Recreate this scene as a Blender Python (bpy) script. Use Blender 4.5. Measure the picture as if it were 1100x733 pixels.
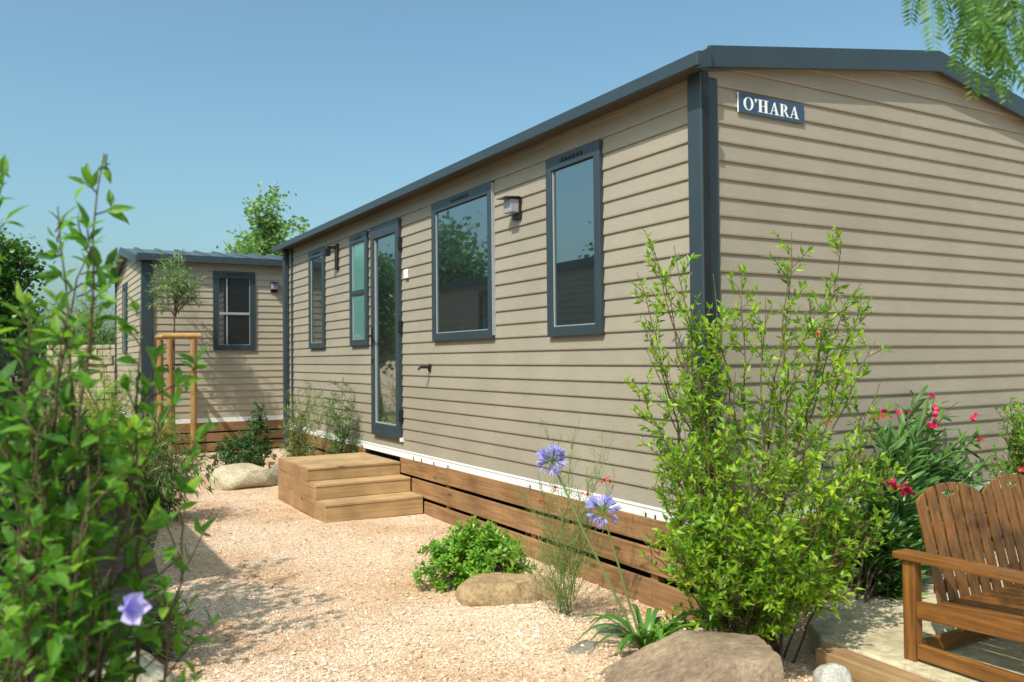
import bpy, math, random
import numpy as np
from mathutils import Vector, noise, Matrix

for o in list(bpy.data.objects):
    bpy.data.objects.remove(o)
S = bpy.context.scene
COL = S.collection
random.seed(5)
RNG = np.random.default_rng(11)

# ------------------------------------------------------------------ camera
CAM = np.array([-2.97, -3.236, 1.30])
RM = np.array([[0.8665564726, 0.0019111201, 0.4990753724],
               [-0.4989848169, 0.0227473648, 0.8663121319],
               [-0.0096970230, -0.9997394186, 0.0206654961]])
F_PX, CX, CY = 914.0, 550.0, 366.5


def at(px, py, t):
    """point seen at a pixel of the photograph, t metres deep"""
    return CAM + t * (RM @ np.array([(px - CX) / F_PX, (py - CY) / F_PX, 1.0]))


cd = bpy.data.cameras.new('camera')
cam = bpy.data.objects.new('camera', cd)
COL.objects.link(cam)
r, d, f = RM[:, 0], RM[:, 1], RM[:, 2]
M = Matrix(((r[0], -d[0], -f[0], CAM[0]), (r[1], -d[1], -f[1], CAM[1]), (r[2], -d[2], -f[2], CAM[2]), (0, 0, 0, 1)))
cam.matrix_world = M
cd.sensor_width = 36.0
cd.lens = 36.0 * F_PX / 1100.0
cd.clip_start = 0.05
cd.clip_end = 3000
cd.dof.use_dof = True
cd.dof.focus_distance = 5.6
cd.dof.aperture_fstop = 3.6
S.camera = cam

# ------------------------------------------------------------------ light
SUN = Vector((1.0, 0.55, -1.42)).normalized()
W = bpy.data.worlds.new('World')
S.world = W
W.use_nodes = True
nt = W.node_tree
bg = nt.nodes['Background']
sky = nt.nodes.new('ShaderNodeTexSky')
sky.sky_type = 'NISHITA'
sky.sun_disc = False
sky.sun_elevation = math.asin(-SUN.z)
sky.sun_rotation = math.atan2(-SUN.x, -SUN.y) % (2 * math.pi)
sky.air_density = 1.0
sky.dust_density = 3.6
sky.ozone_density = 1.0
tint = nt.nodes.new('ShaderNodeMix')
tint.data_type = 'RGBA'
tint.blend_type = 'MULTIPLY'
tint.inputs[0].default_value = 1.0
tint.inputs[7].default_value = (0.82, 1.07, 1.02, 1)
nt.links.new(sky.outputs[0], tint.inputs[6])
nt.links.new(tint.outputs[2], bg.inputs[0])
bg.inputs[1].default_value = 0.165
sl = bpy.data.lights.new('sun', 'SUN')
sl.energy = 4.6
sl.angle = math.radians(0.53)
sl.color = (1.0, 0.93, 0.82)
so = bpy.data.objects.new('sun', sl)
so.rotation_euler = SUN.to_track_quat('-Z', 'Y').to_euler()
so.location = (-8, -5, 12)
COL.objects.link(so)
S.view_settings.view_transform = 'Standard'
S.view_settings.look = 'None'
S.view_settings.exposure = 0.15
S.view_settings.gamma = 1.0
S.view_settings.use_curve_mapping = False
S.render.engine = 'CYCLES'


# ------------------------------------------------------------------ mesh helper
class MB:
    def __init__(self):
        self.v, self.f, self.n = [], [], 0

    def add(self, v, faces):
        v = np.asarray(v, float).reshape(-1, 3)
        byk = {}
        if isinstance(faces, np.ndarray):
            self.f.append(faces + self.n)
        else:
            for q in faces:
                byk.setdefault(len(q), []).append(q)
            for k in byk:
                self.f.append(np.array(byk[k], int) + self.n)
        self.v.append(v)
        self.n += len(v)
        return self

    def box(self, x0, x1, y0, y1, z0, z1, tf=None):
        v = [(x, y, z) for z in (z0, z1) for y in (y0, y1) for x in (x0, x1)]
        if tf:
            v = [tf(*p) for p in v]
        return self.add(v, [(0, 2, 3, 1), (4, 5, 7, 6), (0, 1, 5, 4), (2, 6, 7, 3), (0, 4, 6, 2), (1, 3, 7, 5)])

    def bar(self, p0, p1, w, h, up=(0, 0, 1)):
        p0, p1 = np.array(p0, float), np.array(p1, float)
        dd = p1 - p0
        dd /= np.linalg.norm(dd)
        s = np.cross(dd, up)
        s /= np.linalg.norm(s)
        u = np.cross(s, dd)
        v = [p + a * s * w / 2 + b * u * h / 2 for p in (p0, p1) for a, b in ((-1, -1), (1, -1), (1, 1), (-1, 1))]
        return self.add(v, [(3, 2, 1, 0), (4, 5, 6, 7), (0, 1, 5, 4), (1, 2, 6, 5), (2, 3, 7, 6), (3, 0, 4, 7)])

    def prism(self, poly, ext, tf):
        """poly: 2D points, ext=(lo,hi), tf(u,v,w)->xyz"""
        n = len(poly)
        v = [tf(a, b, ext[0]) for a, b in poly] + [tf(a, b, ext[1]) for a, b in poly]
        fs = [tuple(range(n))[::-1], tuple(range(n, 2 * n))]
        fs += [(i, (i + 1) % n, n + (i + 1) % n, n + i) for i in range(n)]
        return self.add(v, fs)

    def tube(self, P, R, k=6, cap=True):
        P = np.asarray(P, float)
        n = len(P)
        R = np.broadcast_to(np.asarray(R, float), (n,))
        T = np.gradient(P, axis=0)
        T /= np.linalg.norm(T, axis=1)[:, None] + 1e-9
        ref = np.array([0, 0, 1.0]) if abs(T[0, 2]) < 0.9 else np.array([1.0, 0, 0])
        A = np.cross(T, ref)
        A /= np.linalg.norm(A, axis=1)[:, None] + 1e-9
        B = np.cross(T, A)
        an = np.arange(k) * 2 * math.pi / k
        V = P[:, None, :] + R[:, None, None] * (np.cos(an)[None, :, None] * A[:, None, :] + np.sin(an)[None, :, None] * B[:, None, :])
        i = np.arange(n - 1)[:, None] * k
        j = np.arange(k)[None, :]
        j2 = (j + 1) % k
        q = np.stack([i + j, i + j2, i + k + j2, i + k + j], -1).reshape(-1, 4)
        self.f.append(q + self.n)
        if cap:
            self.f.append(np.array([list(range(k))[::-1], list(range((n - 1) * k, n * k))]) + self.n)
        self.v.append(V.reshape(-1, 3))
        self.n += n * k
        return self

    def leaves(self, P, D, L, Wd, kind='lo', fold=0.25, curl=0.25, up=None, rng=RNG, roll=0.6):
        P = np.asarray(P, float)
        N = len(P)
        if N == 0:
            return self
        D = D / (np.linalg.norm(D, axis=1)[:, None] + 1e-9)
        U = np.tile(np.array([0, 0, 1.0]), (N, 1)) if up is None else np.broadcast_to(np.asarray(up, float), (N, 3))
        U = U + rng.normal(0, roll, (N, 3))
        Sd = np.cross(D, U)
        Sd /= np.linalg.norm(Sd, axis=1)[:, None] + 1e-9
        Nn = np.cross(Sd, D)
        L = np.broadcast_to(np.asarray(L, float), (N,))
        Wd = np.broadcast_to(np.asarray(Wd, float), (N,))
        if kind == 'lo':
            us, ws = [0, .45, 1], [0, .5, 0]
        elif kind == 'ov':
            us, ws = [0, .12, .38, .72, 1], [0, .14, .5, .34, 0]
        else:  # strap
            us, ws = [0, .3, .6, .85, 1], [.3, .5, .5, .35, 0]
        V, idx, Fq = [], {}, []
        c = 0
        for a, (u, w) in enumerate(zip(us, ws)):
            idx[(a, 0)] = c
            c += 1
            V.append((u, 0, -curl * u * u))
            if w > 0:
                for s_ in (-1, 1):
                    idx[(a, s_)] = c
                    c += 1
                    V.append((u, s_ * w, -curl * u * u + 0.0, fold * w))
        tri, quad = [], []
        for a in range(len(us) - 1):
            for s_ in (-1, 1):
                l0, l1 = idx.get((a, s_)), idx.get((a + 1, s_))
                m0, m1 = idx[(a, 0)], idx[(a + 1, 0)]
                loop = [q for q in (m0, l0, l1, m1) if q is not None]
                if s_ > 0:
                    loop = loop[::-1]
                (tri if len(loop) == 3 else quad).append(loop)
        T = np.array([(q[0], q[1], q[2], q[3] if len(q) > 3 else 0) for q in V])
        X = P[:, None, :] + (L[:, None] * T[None, :, 0])[..., None] * D[:, None, :] \
            + (Wd[:, None] * T[None, :, 1])[..., None] * Sd[:, None, :] \
            + (L[:, None] * T[None, :, 2] + Wd[:, None] * T[None, :, 3])[..., None] * Nn[:, None, :]
        k = len(V)
        off = (np.arange(N) * k)[:, None, None]
        if tri:
            self.f.append((np.array(tri)[None] + off).reshape(-1, 3) + self.n)
        if quad:
            self.f.append((np.array(quad)[None] + off).reshape(-1, 4) + self.n)
        self.v.append(X.reshape(-1, 3))
        self.n += N * k
        return self

    def build(self, name, mat, parent=None, smooth=False, bevel=0.0, origin=None):
        V = np.concatenate(self.v) if self.v else np.zeros((0, 3))
        if origin is None:
            o = parent
            while o is not None and o.parent is not None:
                o = o.parent
            origin = np.array(o.location) if o is not None else np.zeros(3)
        V = V - np.asarray(origin, float)
        me = bpy.data.meshes.new(name)
        me.vertices.add(len(V))
        me.vertices.foreach_set('co', V.ravel())
        tot = np.concatenate([np.full(len(a), a.shape[1]) for a in self.f])
        li = np.concatenate([a.ravel() for a in self.f])
        st = np.concatenate([[0], np.cumsum(tot)[:-1]])
        me.loops.add(len(li))
        me.loops.foreach_set('vertex_index', li.astype(np.int32))
        me.polygons.add(len(tot))
        me.polygons.foreach_set('loop_start', st.astype(np.int32))
        me.polygons.foreach_set('loop_total', tot.astype(np.int32))
        me.polygons.foreach_set('use_smooth', np.full(len(tot), bool(smooth)))
        me.update(calc_edges=True)
        me.validate()
        me.materials.append(mat)
        ob = bpy.data.objects.new(name, me)
        COL.objects.link(ob)
        if parent is not None:
            ob.parent = parent
        else:
            ob.location = Vector(origin)
        if bevel:
            m = ob.modifiers.new('bevel', 'BEVEL')
            m.width = bevel
            m.segments = 2
            m.limit_method = 'ANGLE'
        return ob


def empty(name, loc, label, cat, group=None):
    o = bpy.data.objects.new(name, None)
    o.empty_display_size = 0.1
    o.location = Vector(loc)
    COL.objects.link(o)
    return tag(o, label, cat, group)


def tag(o, label, cat, group=None, kind=None):
    o['label'] = label
    o['category'] = cat
    if group:
        o['group'] = group
    if kind:
        o['kind'] = kind
    return o


def struct(o, kind='structure'):
    o['kind'] = kind
    return o


# ------------------------------------------------------------------ materials
def mat(name):
    m = bpy.data.materials.new(name)
    m.use_nodes = True
    t = m.node_tree
    return m, t, t.nodes['Principled BSDF'], (lambda a, b: t.links.new(a, b))


def ramp(t, pts):
    rn = t.nodes.new('ShaderNodeValToRGB')
    e = rn.color_ramp.elements
    while len(e) < len(pts):
        e.new(0.5)
    for i, (p, c) in enumerate(pts):
        e[i].position = p
        e[i].color = (*c, 1)
    return rn


def noise_tex(t, scale, detail=4, rough=0.55, vec=None):
    n = t.nodes.new('ShaderNodeTexNoise')
    n.inputs['Scale'].default_value = scale
    n.inputs['Detail'].default_value = detail
    n.inputs['Roughness'].default_value = rough
    if vec is not None:
        t.links.new(vec, n.inputs['Vector'])
    return n


def objcoord(t, scale=(1, 1, 1)):
    tc = t.nodes.new('ShaderNodeTexCoord')
    mp = t.nodes.new('ShaderNodeMapping')
    mp.inputs['Scale'].default_value = scale
    t.links.new(tc.outputs['Object'], mp.inputs['Vector'])
    return mp.outputs['Vector']


def mixrgb(t, mode, fac, a, b):
    m = t.nodes.new('ShaderNodeMix')
    m.data_type = 'RGBA'
    m.blend_type = mode
    for sock, val in ((m.inputs[0], fac), (m.inputs[6], a), (m.inputs[7], b)):
        if hasattr(val, 'links'):
            t.links.new(val, sock)
        elif isinstance(val, (int, float)):
            sock.default_value = val
        else:
            sock.default_value = (*val, 1)
    return m.outputs[2]


def bump(t, p, height, strength, dist):
    b = t.nodes.new('ShaderNodeBump')
    b.inputs['Strength'].default_value = strength
    b.inputs['Distance'].default_value = dist
    t.links.new(height, b.inputs['Height'])
    t.links.new(b.outputs[0], p.inputs['Normal'])


def simple(name, c, rough=0.5, metal=0.0, var=0.08, nscale=6.0, spec=0.5):
    m, t, p, L = mat(name)
    v = objcoord(t)
    n = noise_tex(t, nscale, 5, 0.6, v)
    rp = ramp(t, [(0.3, tuple(x * (1 - var) for x in c)), (0.7, tuple(x * (1 + var) for x in c))])
    L(n.outputs[0], rp.inputs[0])
    L(rp.outputs[0], p.inputs['Base Color'])
    p.inputs['Roughness'].default_value = rough
    p.inputs['Metallic'].default_value = metal
    p.inputs['Specular IOR Level'].default_value = spec
    return m


def wood(name, dark, light, axis, rough=0.55, isl=0.25, grain=60, knots=True):
    m, t, p, L = mat(name)
    sc = [1.0, 1.0, 1.0]
    sc[axis] = 0.045
    v = objcoord(t, tuple(sc))
    n = noise_tex(t, grain, 6, 0.65, v)
    rp = ramp(t, [(0.3, dark), (0.5, tuple((a + b) / 2 for a, b in zip(dark, light))), (0.72, light)])
    L(n.outputs[0], rp.inputs[0])
    g = t.nodes.new('ShaderNodeNewGeometry')
    rr = ramp(t, [(0, (1 - isl,) * 3), (1, (1 + isl * .6,) * 3)])
    L(g.outputs['Random Per Island'], rr.inputs[0])
    c = mixrgb(t, 'MULTIPLY', 1.0, rp.outputs[0], rr.outputs[0])
    v2 = objcoord(t)
    n2 = noise_tex(t, 3.0, 4, 0.6, v2)
    r2 = ramp(t, [(0.35, (0.72, 0.7, 0.68)), (0.62, (1.08, 1.06, 1.04))])
    L(n2.outputs[0], r2.inputs[0])
    c = mixrgb(t, 'MULTIPLY', 1.0, c, r2.outputs[0])
    if knots:
        sk = [1.0, 1.0, 1.0]
        sk[axis] = 0.35
        vo = t.nodes.new('ShaderNodeTexVoronoi')
        vo.inputs['Scale'].default_value = 7.0
        L(objcoord(t, tuple(sk)), vo.inputs['Vector'])
        rk = ramp(t, [(0.05, (0.35, 0.3, 0.27)), (0.13, (1, 1, 1))])
        L(vo.outputs['Distance'], rk.inputs[0])
        c = mixrgb(t, 'MULTIPLY', 0.9, c, rk.outputs[0])
    L(c, p.inputs['Base Color'])
    p.inputs['Roughness'].default_value = rough
    bump(t, p, n.outputs[0], 0.35, 0.004)
    return m


def leafmat(name, cols, rough=0.42, trans=0.35, tcol=None, spec=0.4, nscale=2.5):
    m, t, p, L = mat(name)
    g = t.nodes.new('ShaderNodeNewGeometry')
    n = noise_tex(t, nscale, 3, 0.5, objcoord(t))
    a = t.nodes.new('ShaderNodeMath')
    a.operation = 'MULTIPLY_ADD'
    L(g.outputs['Random Per Island'], a.inputs[0])
    a.inputs[1].default_value = 0.65
    b = t.nodes.new('ShaderNodeMath')
    b.operation = 'MULTIPLY_ADD'
    L(n.outputs[0], b.inputs[0])
    b.inputs[1].default_value = 1.1
    b.inputs[2].default_value = -0.38
    L(b.outputs[0], a.inputs[2])
    k = len(cols)
    rp = ramp(t, [(i / max(1, k - 1), c) for i, c in enumerate(cols)])
    L(a.outputs[0], rp.inputs[0])
    L(rp.outputs[0], p.inputs['Base Color'])
    p.inputs['Roughness'].default_value = rough
    p.inputs['Specular IOR Level'].default_value = spec
    tr = t.nodes.new('ShaderNodeBsdfTranslucent')
    tc = mixrgb(t, 'MULTIPLY', 1.0, rp.outputs[0], tcol or (2.0, 2.1, 0.9))
    L(tc, tr.inputs['Color'])
    mx = t.nodes.new('ShaderNodeMixShader')
    mx.inputs[0].default_value = trans
    L(p.outputs[0], mx.inputs[1])
    L(tr.outputs[0], mx.inputs[2])
    L(mx.outputs[0], t.nodes['Material Output'].inputs['Surface'])
    return m


def siding_mat(name, c):
    m, t, p, L = mat(name)
    g = t.nodes.new('ShaderNodeNewGeometry')
    rr = ramp(t, [(0, (0.95,) * 3), (1, (1.03,) * 3)])
    L(g.outputs['Random Per Island'], rr.inputs[0])
    n = noise_tex(t, 1.6, 5, 0.6, objcoord(t))
    r2 = ramp(t, [(0.3, (0.9, 0.9, 0.88)), (0.7, (1.06, 1.05, 1.05))])
    L(n.outputs[0], r2.inputs[0])
    cc = mixrgb(t, 'MULTIPLY', 1.0, r2.outputs[0], rr.outputs[0])
    cc = mixrgb(t, 'MULTIPLY', 1.0, cc, c)
    n3 = noise_tex(t, 90, 4, 0.7, objcoord(t, (0.12, 0.12, 1)))
    r3 = ramp(t, [(0.3, (0.93,) * 3), (0.7, (1.05,) * 3)])
    L(n3.outputs[0], r3.inputs[0])
    cc = mixrgb(t, 'MULTIPLY', 1.0, cc, r3.outputs[0])
    L(cc, p.inputs['Base Color'])
    p.inputs['Roughness'].default_value = 0.55
    p.inputs['Specular IOR Level'].default_value = 0.3
    bump(t, p, n3.outputs[0], 0.15, 0.002)
    return m


def glass_mat(name, body, refl, tint=(0.75, 0.85, 0.9), rough=0.015):
    m, t, p, L = mat(name)
    p.inputs['Base Color'].default_value = (*body, 1)
    p.inputs['Roughness'].default_value = 0.2
    gl = t.nodes.new('ShaderNodeBsdfGlossy')
    gl.inputs['Color'].default_value = (*tint, 1)
    gl.inputs['Roughness'].default_value = rough
    mx = t.nodes.new('ShaderNodeMixShader')
    mx.inputs[0].default_value = refl
    L(p.outputs[0], mx.inputs[1])
    L(gl.outputs[0], mx.inputs[2])
    L(mx.outputs[0], t.nodes['Material Output'].inputs['Surface'])
    return m


def rock_mat(name, cols, scale=6.0, rough=0.85):
    m, t, p, L = mat(name)
    v = objcoord(t)
    n = noise_tex(t, scale, 8, 0.65, v)
    k = len(cols)
    rp = ramp(t, [(0.28 + 0.44 * i / (k - 1), c) for i, c in enumerate(cols)])
    L(n.outputs[0], rp.inputs[0])
    n2 = noise_tex(t, scale * 7, 6, 0.7, v)
    r2 = ramp(t, [(0.35, (0.6, 0.58, 0.55)), (0.6, (1.1, 1.1, 1.1))])
    L(n2.outputs[0], r2.inputs[0])
    c = mixrgb(t, 'MULTIPLY', 0.8, rp.outputs[0], r2.outputs[0])
    L(c, p.inputs['Base Color'])
    p.inputs['Roughness'].default_value = rough
    p.inputs['Specular IOR Level'].default_value = 0.25
    bump(t, p, n2.outputs[0], 0.9, 0.018)
    return m


SIDING = siding_mat('taupe_siding', (0.305, 0.268, 0.214))
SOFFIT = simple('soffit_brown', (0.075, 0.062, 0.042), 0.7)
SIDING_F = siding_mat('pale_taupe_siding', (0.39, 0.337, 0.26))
SIDING_B = siding_mat('grey_siding', (0.36, 0.33, 0.28))
ANTHRA = simple('anthracite_metal', (0.030, 0.046, 0.058), 0.42, 0.0, 0.08, 5, 0.5)
ROOFM = simple('roof_metal', (0.09, 0.115, 0.13), 0.35, 0.3, 0.1, 3)
WHITE = simple('white_trim_paint', (0.78, 0.79, 0.80), 0.45, 0, 0.04)
LGREY = simple('pale_gasket', (0.30, 0.33, 0.35), 0.4, 0, 0.03)
BLACK = simple('black_plastic', (0.010, 0.011, 0.012), 0.4)
GREYPL = simple('grey_lamp_plastic', (0.27, 0.27, 0.32), 0.3)
NAVY = simple('sign_navy', (0.035, 0.070, 0.125), 0.35)
GLASS = glass_mat('window_glass', (0.010, 0.014, 0.016), 0.42, (0.72, 0.82, 0.84))
GLASS_T = glass_mat('curtained_glass', (0.10, 0.25, 0.23), 0.18)
GLASS_D = glass_mat('dark_glass', (0.010, 0.013, 0.015), 0.20)
SKIRT = wood('skirting_wood', (0.20, 0.10, 0.043), (0.43, 0.25, 0.115), 1, 0.6, 0.28, 50)
SKIRT_X = wood('skirting_wood_across', (0.20, 0.10, 0.04), (0.36, 0.20, 0.095), 0, 0.6, 0.2, 50)
STEPX = wood('step_wood', (0.34, 0.21, 0.095), (0.56, 0.385, 0.20), 0, 0.65, 0.15, 55)
STEPY = wood('step_side_wood', (0.30, 0.17, 0.075), (0.50, 0.31, 0.155), 1, 0.65, 0.15, 55)
BENCHZ = wood('bench_slat_wood', (0.11, 0.042, 0.010), (0.36, 0.158, 0.040), 2, 0.36, 0.3, 45, False)
BENCHY = wood('bench_rail_wood', (0.11, 0.042, 0.010), (0.36, 0.158, 0.040), 1, 0.36, 0.25, 45, False)
BENCHX = wood('bench_cross_wood', (0.11, 0.042, 0.010), (0.34, 0.15, 0.038), 0, 0.36, 0.25, 45, False)
STAKE = wood('stake_wood', (0.30, 0.16, 0.05), (0.55, 0.31, 0.11), 2, 0.7, 0.2, 40)
SLEEPER = wood('sleeper_wood', (0.24, 0.14, 0.06), (0.42, 0.27, 0.13), 1, 0.75, 0.15, 45)
BARK = rock_mat('bark', [(0.10, 0.075, 0.05), (0.22, 0.17, 0.12)], 14)
TWIG = rock_mat('twig_bark', [(0.12, 0.085, 0.05), (0.26, 0.19, 0.12)], 30)
GSTEM = simple('green_stem', (0.13, 0.20, 0.05), 0.5)

L_POM = leafmat('bright_shrub_leaf', [(0.05, 0.14, 0.010), (0.13, 0.27, 0.018), (0.24, 0.38, 0.025), (0.42, 0.50, 0.045)], trans=0.38)
L_HIB = leafmat('hibiscus_leaf', [(0.015, 0.06, 0.010), (0.05, 0.15, 0.018), (0.11, 0.26, 0.03), (0.24, 0.38, 0.05)], trans=0.42, rough=0.5)
L_OLEA = leafmat('oleander_leaf', [(0.035, 0.095, 0.022), (0.075, 0.17, 0.04), (0.14, 0.26, 0.06)], trans=0.22, rough=0.38)
L_PIT = leafmat('round_shrub_leaf', [(0.07, 0.19, 0.015), (0.15, 0.31, 0.03), (0.28, 0.44, 0.06)], trans=0.28, rough=0.33)
L_DARK = leafmat('dark_shrub_leaf', [(0.03, 0.075, 0.022), (0.055, 0.125, 0.035), (0.09, 0.17, 0.05)], trans=0.25)
L_AGAP = leafmat('strap_leaf', [(0.035, 0.11, 0.018), (0.07, 0.19, 0.03), (0.11, 0.26, 0.04)], trans=0.25, rough=0.35)
L_WISP = leafmat('wispy_leaf', [(0.09, 0.14, 0.04), (0.16, 0.22, 0.07), (0.25, 0.29, 0.11)], trans=0.3)
L_YEL = leafmat('yellow_green_leaf', [(0.12, 0.22, 0.02), (0.24, 0.36, 0.04), (0.40, 0.48, 0.08)], trans=0.4)
L_OLIVE = leafmat('olive_leaf', [(0.10, 0.18, 0.06), (0.18, 0.29, 0.10), (0.30, 0.41, 0.18)], trans=0.2, tcol=(1.4, 1.5, 0.9))
L_SILV = leafmat('silver_leaf', [(0.13, 0.17, 0.12), (0.22, 0.27, 0.19), (0.34, 0.38, 0.29)], trans=0.2, tcol=(1.3, 1.4, 1.0))
L_TREE = leafmat('broad_tree_leaf', [(0.03, 0.08, 0.018), (0.06, 0.15, 0.03), (0.12, 0.24, 0.05)], trans=0.25)
L_POP = leafmat('poplar_leaf', [(0.08, 0.17, 0.055), (0.14, 0.27, 0.085), (0.24, 0.38, 0.14)], trans=0.3, tcol=(1.5, 1.7, 0.8))
L_PEP = leafmat('pepper_leaf', [(0.035, 0.10, 0.03), (0.08, 0.19, 0.045), (0.20, 0.33, 0.07)], trans=0.45)
L_DROOP = leafmat('drooping_leaf', [(0.03, 0.085, 0.02), (0.07, 0.15, 0.03), (0.15, 0.24, 0.05)], trans=0.3)
L_GRASS = leafmat('grass_blade', [(0.12, 0.20, 0.03), (0.22, 0.31, 0.05), (0.36, 0.40, 0.10)], trans=0.35)
P_PINK = leafmat('pink_petal', [(0.40, 0.012, 0.06), (0.62, 0.02, 0.12), (0.75, 0.05, 0.22)], trans=0.3, tcol=(1.2, 1.0, 1.0))
P_RED = leafmat('red_petal', [(0.45, 0.03, 0.03), (0.6, 0.08, 0.06), (0.65, 0.14, 0.1)], trans=0.3, tcol=(1.2, 1, 1))
P_BLUE = leafmat('blue_petal', [(0.30, 0.29, 0.66), (0.44, 0.43, 0.80), (0.62, 0.61, 0.90)], trans=0.35, tcol=(1, 1, 1.1))
P_MAUVE = leafmat('mauve_petal', [(0.42, 0.38, 0.80), (0.52, 0.48, 0.86), (0.62, 0.58, 0.9)], trans=0.4, tcol=(1, 1, 1.05))
P_YEL = leafmat('yellow_petal', [(0.55, 0.38, 0.02), (0.75, 0.55, 0.03)], trans=0.3, tcol=(1, 1, 1))
ROCK_BROWN = rock_mat('brown_boulder', [(0.16, 0.115, 0.08), (0.27, 0.19, 0.13), (0.34, 0.25, 0.17), (0.47, 0.36, 0.23)], 5.5)
ROCK_TAN = rock_mat('tan_boulder', [(0.25, 0.165, 0.09), (0.40, 0.28, 0.155), (0.52, 0.385, 0.23)], 5)
ROCK_CREAM = rock_mat('cream_rock', [(0.42, 0.36, 0.24), (0.55, 0.48, 0.34), (0.64, 0.58, 0.44)], 7)
ROCK_WHITE = rock_mat('white_rock', [(0.5, 0.49, 0.45), (0.62, 0.6, 0.56), (0.72, 0.7, 0.66)], 12)
ROCK_GREY = rock_mat('grey_rock', [(0.16, 0.15, 0.12), (0.25, 0.23, 0.19), (0.33, 0.31, 0.26)], 9)
SLAB = rock_mat('cream_slab', [(0.42, 0.36, 0.24), (0.53, 0.46, 0.31), (0.60, 0.53, 0.37)], 2.2)


def gravel_mat():
    m, t, p, L = mat('pink_gravel')
    v = objcoord(t)
    vo = t.nodes.new('ShaderNodeTexVoronoi')
    vo.inputs['Scale'].default_value = 110
    L(v, vo.inputs['Vector'])
    sp = t.nodes.new('ShaderNodeSeparateColor')
    L(vo.outputs['Color'], sp.inputs[0])
    rp = ramp(t, [(0.0, (0.36, 0.24, 0.15)), (0.3, (0.52, 0.37, 0.25)), (0.65, (0.60, 0.455, 0.345)), (1.0, (0.70, 0.60, 0.48))])
    L(sp.outputs[0], rp.inputs[0])
    n = noise_tex(t, 1.1, 5, 0.6, v)
    r2 = ramp(t, [(0.32, (0.80, 0.67, 0.52)), (0.58, (1.05, 1.04, 1.03))])
    L(n.outputs[0], r2.inputs[0])
    c = mixrgb(t, 'MULTIPLY', 1.0, rp.outputs[0], r2.outputs[0])
    L(c, p.inputs['Base Color'])
    p.inputs['Roughness'].default_value = 0.9
    p.inputs['Specular IOR Level'].default_value = 0.2
    inv = t.nodes.new('ShaderNodeMath')
    inv.operation = 'SUBTRACT'
    inv.inputs[0].default_value = 1.0
    L(vo.outputs['Distance'], inv.inputs[1])
    bump(t, p, inv.outputs[0], 0.8, 0.006)
    return m


def stone_bits_mat():
    m, t, p, L = mat('gravel_stone')
    g = t.nodes.new('ShaderNodeNewGeometry')
    rp = ramp(t, [(0.0, (0.36, 0.25, 0.16)), (0.15, (0.54, 0.385, 0.275)), (0.6, (0.62, 0.465, 0.355)), (0.85, (0.70, 0.575, 0.465)), (1.0, (0.76, 0.70, 0.60))])
    L(g.outputs['Random Per Island'], rp.inputs[0])
    n = noise_tex(t, 1.1, 5, 0.6, objcoord(t))
    r2 = ramp(t, [(0.32, (0.84, 0.72, 0.58)), (0.58, (1.05, 1.04, 1.03))])
    L(n.outputs[0], r2.inputs[0])
    c = mixrgb(t, 'MULTIPLY', 1.0, rp.outputs[0], r2.outputs[0])
    L(c, p.inputs['Base Color'])
    p.inputs['Roughness'].default_value = 0.85
    p.inputs['Specular IOR Level'].default_value = 0.25
    return m


GRAVEL = gravel_mat()
PEBBLE = stone_bits_mat()
SOIL = rock_mat('bed_soil', [(0.10, 0.07, 0.045), (0.17, 0.12, 0.08), (0.26, 0.19, 0.13)], 9)


# ------------------------------------------------------------------ ground
BEDS = [(p_[0], p_[1], r_) for p_, r_ in ((at(735, 700, 3.22), 0.42), (at(546, 640, 4.62), 0.26), (at(262, 515, 8.75), 0.34), (at(626, 694, 3.72), 0.13), (at(136, 722, 3.35), 0.19))]


def gh(x, y):
    x = np.asarray(x, float)
    y = np.asarray(y, float)
    a = np.clip((x + 0.75) / 0.6, 0, 1) * np.clip((3.0 - y) / 2.2, 0, 1)
    b = np.exp(-((x + 0.05) ** 2 + (y + 0.85) ** 2) / 0.08) * 0.05
    m_ = 0
    for rx_, ry_, rr_ in BEDS:
        m_ = m_ + 0.035 * np.exp(-((x - rx_) ** 2 + (y - ry_) ** 2) / (rr_ * rr_))
    return m_ - 0.055 * a * a * (3 - 2 * a) - b * (1 - a) + 0.012 * np.sin(x * 2.1 + 1) * np.sin(y * 1.7) + 0.006 * np.sin(x * 5.3) * np.cos(y * 4.1)


def axis(lo, hi, step, far, k=16):
    core = np.arange(lo, hi + step / 2, step)
    g = np.geomspace(step, far, k)
    return np.concatenate([lo - np.cumsum(g)[::-1], core, hi + np.cumsum(g)])


gx, gy = axis(-4.5, 3.0, 0.1, 350), axis(-3.2, 10.0, 0.1, 350)
GX, GY = np.meshgrid(gx, gy)
near = np.clip(1.5 - np.maximum(np.abs(GX + 0.7) / 5, np.abs(GY - 3.4) / 8), 0, 1)
GZ = gh(GX, GY) * near
nx, ny = len(gx), len(gy)
ii = np.arange(ny - 1)[:, None] * nx + np.arange(nx - 1)[None]
gm = MB()
gm.add(np.stack([GX, GY, GZ], -1).reshape(-1, 3), np.stack([ii, ii + 1, ii + nx + 1, ii + nx], -1).reshape(-1, 4))
struct(gm.build('ground', GRAVEL, smooth=True))

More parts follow.
